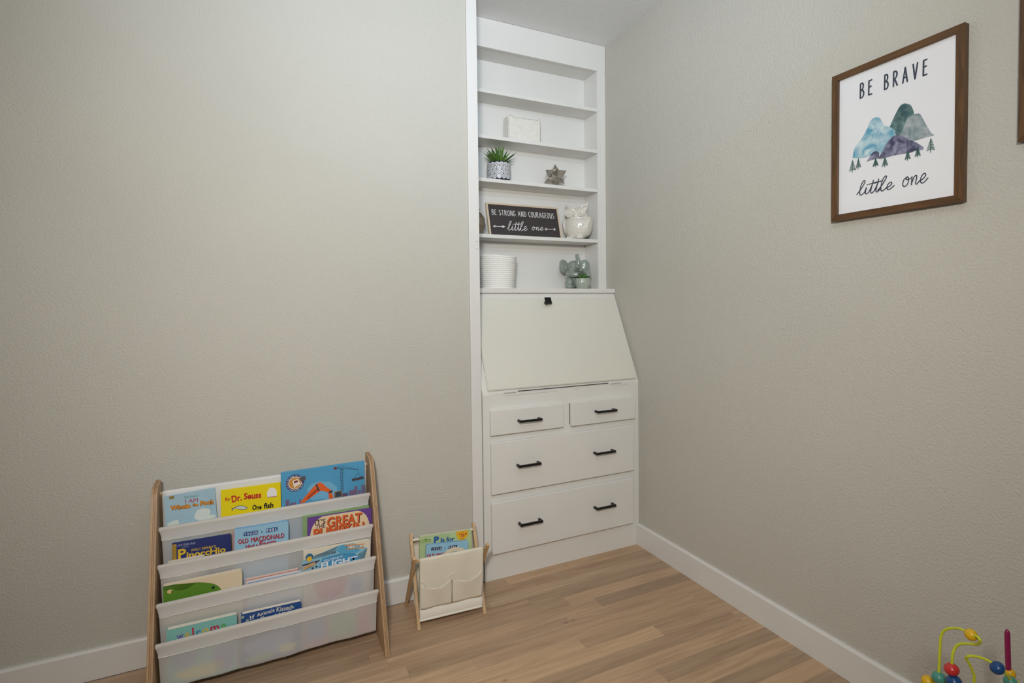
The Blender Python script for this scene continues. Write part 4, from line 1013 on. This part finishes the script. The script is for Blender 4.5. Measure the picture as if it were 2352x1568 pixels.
f.polys('biplane', [[E_(*p) for p in q] for q in ([(1480, 500), (1930, 465), (1940, 485), (1490, 525)], [(1500, 590), (1930, 540), (1930, 565), (1510, 605)])], PLO, 4)
f.polys('biplane', [[E_(*p) for p in q] for q in ([(1560, 525), (1700, 512), (1700, 560), (1570, 575)], [(1820, 500), (1880, 492), (1880, 535), (1830, 545)])], ink('plane_white', (.85, .84, .85)), 5)
f.strokes('biplane', [[E_(1520+70*k, 522-6*k), E_(1530+70*k, 598-7*k)] for k in range(6)], .0008, PLD, 6)
# ---- front pocket
b = bk_('teal board book with multicoloured welcome lettering in the lowest pocket', 4, (380, 1448), (542, 1411), .016, mat('cover_teal', (.52, .76, .74), .4), round_=.006, board=True, group=G1)
f = b.f
for ch, xa, ya, xb, yb, cap, col in (('w', 310, 758, 375, 738, 13, (.45, .38, .68)), ('e', 386, 735, 425, 726, 13, (.90, .72, .25)), ('l', 455, 720, 470, 716, 16.5, (.78, .12, .27)), ('c', 488, 716, 533, 705, 13, (.25, .50, .72)), ('o', 548, 702, 606, 688, 14, (.92, .76, .25)), ('m', 622, 680, 702, 662, 14, (.76, .12, .27)), ('e', 720, 655, 768, 643, 14, (.40, .70, .36))):
    f.text('lettering', ch, B_(xa, ya+8), B_(xb, yb+8), cap*1.15, ink('letter_%d%d' % (xa, ya), col), 2, .02)
LAV = ink('art_lavender', (.55, .52, .74)); LEM = ink('art_lemon', (.86, .84, .52)); ROS = ink('art_rose', (.82, .42, .48)); PEA = ink('art_pea', (.52, .68, .42))
blob(f, (-b.w*.27, b.h*.42), b.w*.17, b.h*.13, LAV); blob(f, (b.w*.3, b.h*.3), b.w*.16, b.h*.26, LAV); blob(f, (-b.w*.05, b.h*.16), b.w*.34, b.h*.12, LEM)
b = bk_('royal blue board book with white hand lettering and small stars', 4, (551.5, 1411.5), (689, 1381), .015, mat('cover_royal', (.13, .30, .56), .4, var=.1, vscale=30), round_=.006, board=True, group=G1)
f = b.f; CRM = ink('cream_ink', (.88, .87, .82))
blob(f, (-b.w*.05, b.h*.3), b.w*.4, b.h*.24, ink('art_sky', (.52, .60, .78))); blob(f, (b.w*.26, b.h*.16), b.w*.16, b.h*.09, LEM, 2); blob(f, (-b.w*.2, b.h*.1), b.w*.25, b.h*.07, PEA, 2)
f.text('lettering', 'If', B_(993, 580), B_(1037, 566), 9.5, CRM, 2, .012); f.text('lettering', 'Animals', B_(1055, 553), B_(1220, 502), 8.8, CRM, 2, .012)
f.text('lettering', 'Kissed', B_(1236, 505), B_(1375, 482), 10.5, CRM, 2, .012); f.text('lettering', 'Good Night', B_(1080, 598), B_(1400, 522), 10.5, CRM, 2, .012)
for sx_, sy_ in ((922, 555), (966, 585), (1388, 462)):
    c0 = f.uv(*B_(sx_, sy_)); f.poly('star', [(c0[0]+(.0058 if k % 2 == 0 else .0019)*math.sin(math.pi*k/5), c0[1]+(.0058 if k % 2 == 0 else .0019)*math.cos(math.pi*k/5)) for k in range(10)], ink('star_pale', (.68, .74, .72)), 2, False)
b = bk_('pink and green picture book seen faintly through the front fabric pocket', 4, (700, 1402), (848, 1367), .010, mat('cover_rose', (.78, .45, .52), .4), group=G1)
b.f.poly('cover_panel', [(-b.w*.15, .01), (b.w*.28, .01), (b.w*.28, b.h*.8), (-b.w*.15, b.h*.8)], ink('panel_green', (.40, .62, .36)), 1, False)
b.f.poly('cover_panel', [(-b.w*.48, .02), (-b.w*.2, .02), (-b.w*.2, b.h*.9), (-b.w*.48, b.h*.9)], ink('panel_blue', (.38, .52, .72)), 1, False)

# ================================================================== SMALL CANVAS MAGAZINE RACK
MO = Vector((-.993, -.207, 0)); MT = math.radians(-2.6)
mag = thing('magazine_rack', 'folding wooden stick rack with a cream canvas sling and two pockets beside the cabinet', 'rack', MO, rotz=MT)
MX = Vector((math.cos(MT), math.sin(MT), 0)); MY = Vector((-math.sin(MT), math.cos(MT), 0))
def stick(p, q, w, d, name='leg'):
    p, q = Vector(p), Vector(q); t = (q-p).normalized(); sx_ = Vector((1, 0, 0)); n = t.cross(sx_).normalized()
    bm = bmesh.new(); ext = 0
    add_prism(bm, [p-sx_*w/2-n*d/2, p+sx_*w/2-n*d/2, p+sx_*w/2+n*d/2, p-sx_*w/2+n*d/2], q-p)
    if p.z < .02:
        for v in bm.verts:
            if (v.co-p).length < d*1.2: v.co.z = .0004
    bmesh.ops.bevel(bm, geom=bm.edges[:], offset=.0008, segments=1, affect='EDGES')
    return from_bm(name, bm, STICK, mag)
A0, A1 = (0.0, 0.0), (.122, .292)      # leg pair A: front foot to back top (y,z)
B0, B1 = (.168, 0.0), (-.012, .262)    # leg pair B: back foot to front top
WA, WB = .1225, .1355
for s_ in (-1, 1):
    stick((s_*WA, A0[0], A0[1]), (s_*WA, A1[0], A1[1]), .0115, .0125)
    stick((s_*WB, B0[0], B0[1]), (s_*WB, B1[0], B1[1]), .0115, .0125)
FD, BD, BTF = (-.004, .2455), (.113, .268), (.012, .033)
tube('dowel', [(-WB-.004, *FD), (WB+.004, *FD)], .0045, STICK, mag, 10); tube('dowel', [(-WA, *BD), (WA, *BD)], .0045, STICK, mag, 10)
tube('dowel', [(-WA, *BTF), (WA, *BTF)], .0042, STICK, mag, 10); 
cw = .1175
front = wrap(FD, .0062, 0, 180, 8)+[(FD[0]-.0062+(BTF[0]-.006-FD[0]+.0062)*k/14, FD[1]-(FD[1]-BTF[1])*k/14) for k in range(1, 15)]
under = wrap(BTF, .006, 180, 290, 6)+[(BTF[0]+.02+.075*k/6, BTF[1]-.003+.006*(k/6)**2) for k in range(0, 7)]
back = [(.108+(BD[0]+.006-.108)*k/8, .045+(BD[1]-.045)*k/8) for k in range(0, 9)]+wrap(BD, .006, 0, 180, 8)
cloth('canvas_sling', front+under+back, -cw, cw, CANVAS, mag, 36, lambda t, s: (0, .0012*math.sin(t*15+s*9)*(1 if .12 < s < .9 else 0), 0), .0012)
# folded band over the lower bar
cloth('hem_band', [(BTF[0]-.0078-.0028*math.sin(math.pi*k/8)-.003*0, .072-.045*k/8) for k in range(9)]+wrap((BTF[0], BTF[1]-.005), .009, 180, 270, 5), -cw-.0005, cw+.0005, mat('canvas_light', (.95, .94, .90), .85), mag, 24, None, .001)
def fy(z): return FD[0]-.0062+(BTF[0]-.006-FD[0]+.0062)*(FD[1]-z)/(FD[1]-BTF[1])
for s_ in (-1, 1):
    bm = bmesh.new(); nx, nz = 20, 10; grid = []; xa, xb = (-cw+.003, -.001) if s_ < 0 else (.001, cw-.003)
    topl = []
    for i in range(nx+1):
        t = i/nx; x = xa+(xb-xa)*t; zt_ = .162-.021*math.sin(math.pi*t)**.7+(.006 if s_ > 0 else 0)*t
        bul = .012*math.sin(math.pi*t); col_ = []
        for j in range(nz+1):
            k = j/nz; z = .066+(zt_-.066)*k; y = fy(z)-.0022-bul*k**1.3*.8-.0012*math.sin(9*t+3*k)
            col_.append(bm.verts.new((x, y, z)))
        topl.append(col_[-1].co.copy()); grid.append(col_)
    for i in range(nx):
        for j in range(nz): bm.faces.new((grid[i][j], grid[i+1][j], grid[i+1][j+1], grid[i][j+1]))
    pk = from_bm('pocket', bm, CANVAS, mag, True); so = pk.modifiers.new('thickness', 'SOLIDIFY'); so.thickness = .001
    if s_ < 0: topl = [topl[0]+Vector((.001, -.002, .010)), topl[0]+Vector((.012, -.006, .009)), topl[0]+Vector((.013, -.007, -.004))]+topl[4:-1]+[topl[-1]+Vector((-.006, -.004, .004)), topl[-1]+Vector((-.007, -.004, .012)), topl[-1]+Vector((0, -.004, .017))]
    else: topl = [topl[0]+Vector((0, -.004, .017)), topl[0]+Vector((.007, -.004, .012)), topl[0]+Vector((.005, -.004, .003))]+topl[2:]
    tube('pocket_edge', smooth_path(topl, 3), .0015, mat('cream_cord', (.92, .90, .84), .8), pk, 6)
tube('pocket_seam', [(0, fy(.07)-.0028, .068), (0, fy(.14)-.0035, .158)], .0009, mat('seam_shadow', (.62, .57, .5), .9), mag, 5)
FR = (MO, MX, MY); G2 = 'books in the small canvas rack'
def G_(x, y): return (900+x/5.227, 1180+y/5.227)
b = Book('pale green board book with blue title and orange number badge in the canvas rack', G_(312, 275), G_(935, 190), .082, .045, .100, .27, .012, mat('cover_meadow', (.72, .80, .60), .4, var=.1, vscale=25), .008, True, group=G2, frame=FR)
f = b.f
f.text('lettering', 'P', G_(503, 350), G_(566, 342), 15, ink('title_blue', (.14, .36, .62)), 2, .05)
f.text('lettering', 'Is for', G_(585, 342), G_(750, 324), 11, ink('title_blue', (.14, .36, .62)), 2, .035)
f.poly('street_sign', [G_(*p) for p in [(340, 322), (390, 310), (405, 294), (425, 306), (468, 303), (470, 328), (342, 348)]], ink('sign_green', (.40, .58, .24)), 1)
f.text('lettering', 'SESAME STREET', G_(347, 340), G_(465, 325), 2.8, ink('sign_cream', (.90, .90, .70)), 2, .02)
f.poly('number_badge', [G_(*p) for p in [(770, 215), (830, 202), (915, 196), (918, 240), (895, 285), (845, 318), (800, 308), (775, 265)]], ink('badge_amber', (.92, .72, .16)), 1)
f.text('lettering', '30', G_(826, 275), G_(872, 268), 7, ink('badge_red', (.76, .18, .14)), 2, .03); f.text('lettering', 'over', G_(828, 230), G_(870, 224), 3, ink('badge_red', (.76, .18, .14)), 2)
f.poly('badge_mark', [G_(*p) for p in [(806, 232), (824, 240), (808, 258)]], ink('badge_red', (.76, .18, .14)), 2)
f.poly('badge_mark', [G_(*p) for p in [(880, 232), (896, 226), (902, 240), (888, 250), (878, 242)]], ink('badge_red', (.76, .18, .14)), 2)
f.text('lettering', 'flaps', G_(818, 302), G_(872, 292), 3, ink('badge_red', (.76, .18, .14)), 2)
b = Book('small blue board book with red farm title in the canvas rack', G_(368, 376), G_(872, 330), .060, .045, .078, .25, .013, MATS['cover_blue_board'], .006, True, group=G2, frame=FR, pages=MATS['blue_page_edges'])
f = b.f
blocks(f, 'TOUCH & FEEL', 470, 425, 782, 393, G_, 26, 36, ink('block_navy', (.13, .18, .34)), WHT)
for m_, dx, dy, ly, bo in ((REDD, 4, 4, 2, 0), (REDB, 0, 0, 3, 0)):
    f.text('lettering', 'OLD', G_(418+dx, 530+dy), G_(512+dx, 518+dy), 9, m_, ly, bo)
    f.text('lettering', 'MACDONALD', G_(535+dx, 518+dy), G_(860+dx, 475+dy), 9.5, m_, ly, bo)
# round-topped white booklet
bo_ = thing('round_booklet', 'cream round-topped booklet peeking over the canvas rack hem', 'book', MO+MX*.022+MY*.036+Vector((0, 0, .046)), G2, MT)
r0 = .052; pts = [(-r0, 0, 0), (r0, 0, 0)]+[(r0*math.cos(a), 0, .162+r0*.75*math.sin(a)) for a in [math.pi*k/18 for k in range(19)]]
prism('cover', [Vector(p) for p in pts], (0, .006, 0), mat('booklet_cream', (.90, .85, .74), .5), bo_)
tube('cover_line', [(.034*math.cos(a), -.0004, .160+r0*.55*math.sin(a)) for a in [.2+2.7*k/16 for k in range(17)]], .001, ink('line_blue', (.3, .55, .65)), bo_, 6)

# ================================================================== BEAD MAZE TOY
TC = Vector((-.335, -1.435, 0)); TA = math.radians(-20)
toy = thing('bead_maze_cube', 'wooden activity cube with lime green wire maze and coloured beads by the right wall', 'toy', TC)
def tl_(p): return Vector(p)-TC
TW = wood_mat('toy_birch', (.84, .70, .50), (.77, .62, .43), 'x', 1.5, .5)
cz0, cz1, ch_ = .012, .235, .135
bm = bmesh.new(); add_box(bm, (-ch_, -ch_, cz0), (ch_, ch_, cz1), .012); bm.transform(Matrix.Rotation(TA, 4, 'Z')); from_bm('cube_body', bm, TW, toy)
bm = bmesh.new(); add_box(bm, (-ch_-.006, -ch_-.006, cz1+.0003), (ch_+.006, ch_+.006, cz1+.014), .004); bm.transform(Matrix.Rotation(TA, 4, 'Z')); from_bm('top_board', bm, TW, toy)
for sx_ in (-1, 1):
    for sy_ in (-1, 1):
        p = Matrix.Rotation(TA, 3, 'Z') @ Vector((sx_*.1, sy_*.1, 0)); lathe('foot', [(0, .0004), (.014, .0004), (.016, .006), (.014, .0118), (0, .0118)], TW, toy, 16, p)
LIME = mat('lime_wire', (.79, .82, .20), .4)
BC = {'yellow': mat('bead_yellow', (.86, .68, .10), .3), 'red': mat('bead_red', (.76, .18, .18), .3), 'blue': mat('bead_blue', (.08, .27, .48), .3), 'teal': mat('bead_teal', (.28, .56, .50), .35), 'mag': mat('spindle_magenta', (.55, .10, .32), .35)}
def K(x, y): return (2052+x/7.84, 1400+y/7.84)
def wpath(pts): return [tl_(at(*K(x, y), d)) for x, y, d in pts]
w1 = wpath([(815, 1250, 1.02), (825, 1000, 1.02), (838, 700, 1.02), (850, 520, 1.02), (885, 410, 1.018), (965, 345, 1.01), (1080, 330, 1.0), (1210, 345, .985), (1390, 440, .965), (1515, 485, .95), (1562, 545, .945), (1548, 600, .95), (1480, 620, .96), (1300, 607, .975), (1180, 622, .985), (1110, 685, .99), (1070, 790, .99), (1055, 960, .99), (1050, 1090, .99), (1075, 1280, .99)])
w2 = wpath([(1455, 1330, .98), (1435, 1140, .98), (1375, 985, .98), (1312, 880, .98), (1345, 838, .975), (1450, 832, .97), (1590, 865, .96), (1720, 920, .95), (1880, 1030, .94), (1990, 1120, .94), (2080, 1220, .945), (2180, 1340, .95), (2260, 1440, .955)])
ztop = cz1+.012
def to_top(p): q = Vector(p); q.z = ztop; return q
for w in (w1, w2):
    pts = [to_top(w[0])]+w+[to_top(w[-1])]
    tube('maze_wire', smooth_path(pts, 6), .0024, LIME, toy, 10)
def bead(x, y, d, r, col, sq=(1, 1, 1), rot=0, name='bead'):
    bm = bmesh.new(); ellipsoid(bm, (0, 0, 0), (r*sq[0], r*sq[1], r*sq[2]), None, 20, 14)
    bm.transform(Matrix.Translation(tl_(at(*K(x, y), d))) @ (F.to_track_quat('Z', 'Y').to_matrix().to_4x4() @ Matrix.Rotation(rot, 4, 'Z')))
    return from_bm(name, bm, BC[col], toy, True)
bead(1397, 448, .965, .0106, 'yellow', (.92, 1.0, 1), .5); bead(1048, 1070, .99, .0116, 'red', (1.08, .92, 1), -.5)
bead(822, 1225, 1.02, .0118, 'teal'); bead(1090, 1290, .985, .0118, 'blue', (1.1, .92, 1), -.5)
bead(1870, 1045, .94, .0108, 'blue', (1.12, .88, 1), -.8); bead(2110, 1300, .95, .0105, 'teal')
bead(620, 1290, 1.05, .0115, 'yellow'); bead(2095, 1135, 1.03, .0095, 'yellow')
sp = [at(*K(2050, 350), 1.03), at(*K(2052, 430), 1.03), at(*K(2058, 700), 1.03), at(*K(2068, 1040), 1.03), at(*K(2075, 1300), 1.03)]
sp = [tl_(p) for p in sp]+[to_top(tl_(at(*K(2075, 1300), 1.03)))]
tube('spindle', smooth_path(sp, 5), lambda t: .0045*min(1, .15+t*4.5)**.75, BC['mag'], toy, 14)

# ================================================================== ADDED CEILING TRACK LAMP (out of view, put in to light the room)
lamp = thing('added_track_lamp', 'added white ceiling track lamp with several spot heads, out of view', 'lamp', (-1.26, -1.9, H))
d_ = Vector((LAMP_SPOTS[-1][0]-LAMP_SPOTS[0][0], LAMP_SPOTS[-1][1]-LAMP_SPOTS[0][1], 0)).normalized(); ang = math.atan2(d_.y, d_.x)
bm = bmesh.new(); add_box(bm, (-.5, -.018, -.03), (.5, .018, -.0005), .002); bm.transform(Matrix.Rotation(ang, 4, 'Z')); from_bm('track', bm, TRIMW, lamp)
GLOW = bpy.data.materials.new('lamp_glow'); GLOW.use_nodes = True
GLOW.node_tree.nodes['Principled BSDF'].inputs['Emission Color'].default_value = (1, .95, .88, 1); GLOW.node_tree.nodes['Principled BSDF'].inputs['Emission Strength'].default_value = 8
off = Vector((-lamp.location.x, -lamp.location.y, -H))
def head(c, dr, power, cone):
    tube('lamp_arm', [c+off+Vector((0, 0, H-.03-c.z)), c+off], .006, TRIMW, lamp, 8)
    bm = bmesh.new(); add_tube(bm, [c+off-dr*.05, c+off-dr*.045, c+off+dr*.045], lambda t: .03+.004*t, 20, False)
    from_bm('lamp_head', bm, TRIMW, lamp, True)
    bm = bmesh.new(); bmesh.ops.create_circle(bm, cap_ends=True, segments=20, radius=.026, matrix=Matrix.Translation(c+off+dr*.04) @ dr.to_track_quat('Z', 'Y').to_matrix().to_4x4()); from_bm('bulb', bm, GLOW, lamp)
    l = bpy.data.lights.new('added_spot', 'SPOT'); l.energy = power; l.color = LAMP_COLOR; l.spot_size = math.radians(cone); l.spot_blend = 1; l.shadow_soft_size = .05
    o = bpy.data.objects.new('added_spot', l); COL.objects.link(o); o.location = c+dr*.055; o.rotation_euler = dr.to_track_quat('-Z', 'Y').to_euler()
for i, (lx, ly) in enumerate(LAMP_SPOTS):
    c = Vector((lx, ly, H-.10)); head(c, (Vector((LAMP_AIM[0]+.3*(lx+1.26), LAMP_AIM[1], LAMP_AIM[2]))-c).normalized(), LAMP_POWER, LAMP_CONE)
c = Vector((-1.26, -1.895, H-.46)); head(c, (Vector((-1.05, -1.05, H))-c).normalized(), UPLIGHT_POWER, 118)  # extra head added to brighten the ceiling
dome = thing('added_dome_lamp', 'added warm fill lamp with a frosted dome at the rear of the room', 'lamp', (*DOME_AT, H))  # unseen lamp added for warm fill
lathe('base', [(0, -.0005), (.12, -.0005), (.125, -.015), (.11, -.025), (0, -.025)], TRIMW, dome, 32)
gl = bpy.data.materials.new('frosted_glow'); gl.use_nodes = True
gl.node_tree.nodes['Principled BSDF'].inputs['Emission Color'].default_value = (*DOME_COLOR, 1); gl.node_tree.nodes['Principled BSDF'].inputs['Emission Strength'].default_value = 3
lathe('shade', [(.108, -.0252), (.105, -.05), (.08, -.075), (.04, -.088), (0, -.09)], gl, dome, 32)
l = bpy.data.lights.new('dome_fill_light', 'POINT'); l.energy = DOME_POWER; l.color = DOME_COLOR; l.shadow_soft_size = .1
o = bpy.data.objects.new('dome_fill_light', l); COL.objects.link(o); o.location = (*DOME_AT, H-.21)

fl_ = thing('added_floor_lamp', 'added black fill lamp on a floor stand with a tilted round reflector shade', 'lamp', (FILL_AT[0], FILL_AT[1], 0))  # added out of view for fill from near camera height
lathe('base', [(0, .0004), (.13, .0004), (.13, .012), (.02, .022), (0, .022)], BLACK, fl_, 32)
rc = Vector((0, 0, FILL_AT[2])); rd = (Vector(FILL_AIM)-Vector(FILL_AT)).normalized()
tube('pole', [(0, 0, .02), (0, 0, FILL_AT[2]-.03)], .011, BLACK, fl_, 12)
bm = bmesh.new(); add_tube(bm, [rc-rd*.06, rc-rd*.055, rc-rd*.03, rc+rd*.02], lambda t: .03+.075*t, 28, False); from_bm('reflector_shade', bm, BLACK, fl_, True)
bm = bmesh.new(); bmesh.ops.create_circle(bm, cap_ends=True, segments=28, radius=.085, matrix=Matrix.Translation(rc+rd*.005) @ rd.to_track_quat('Z', 'Y').to_matrix().to_4x4()); from_bm('diffuser', bm, GLOW, fl_)
l = bpy.data.lights.new('floor_fill_light', 'SPOT'); l.energy = FILL_POWER; l.color = FILL_COLOR; l.spot_size = math.radians(FILL_CONE); l.spot_blend = 1; l.shadow_soft_size = .09
o = bpy.data.objects.new('floor_fill_light', l); COL.objects.link(o); o.location = Vector(FILL_AT)+rd*.11; o.rotation_euler = rd.to_track_quat('-Z', 'Y').to_euler()
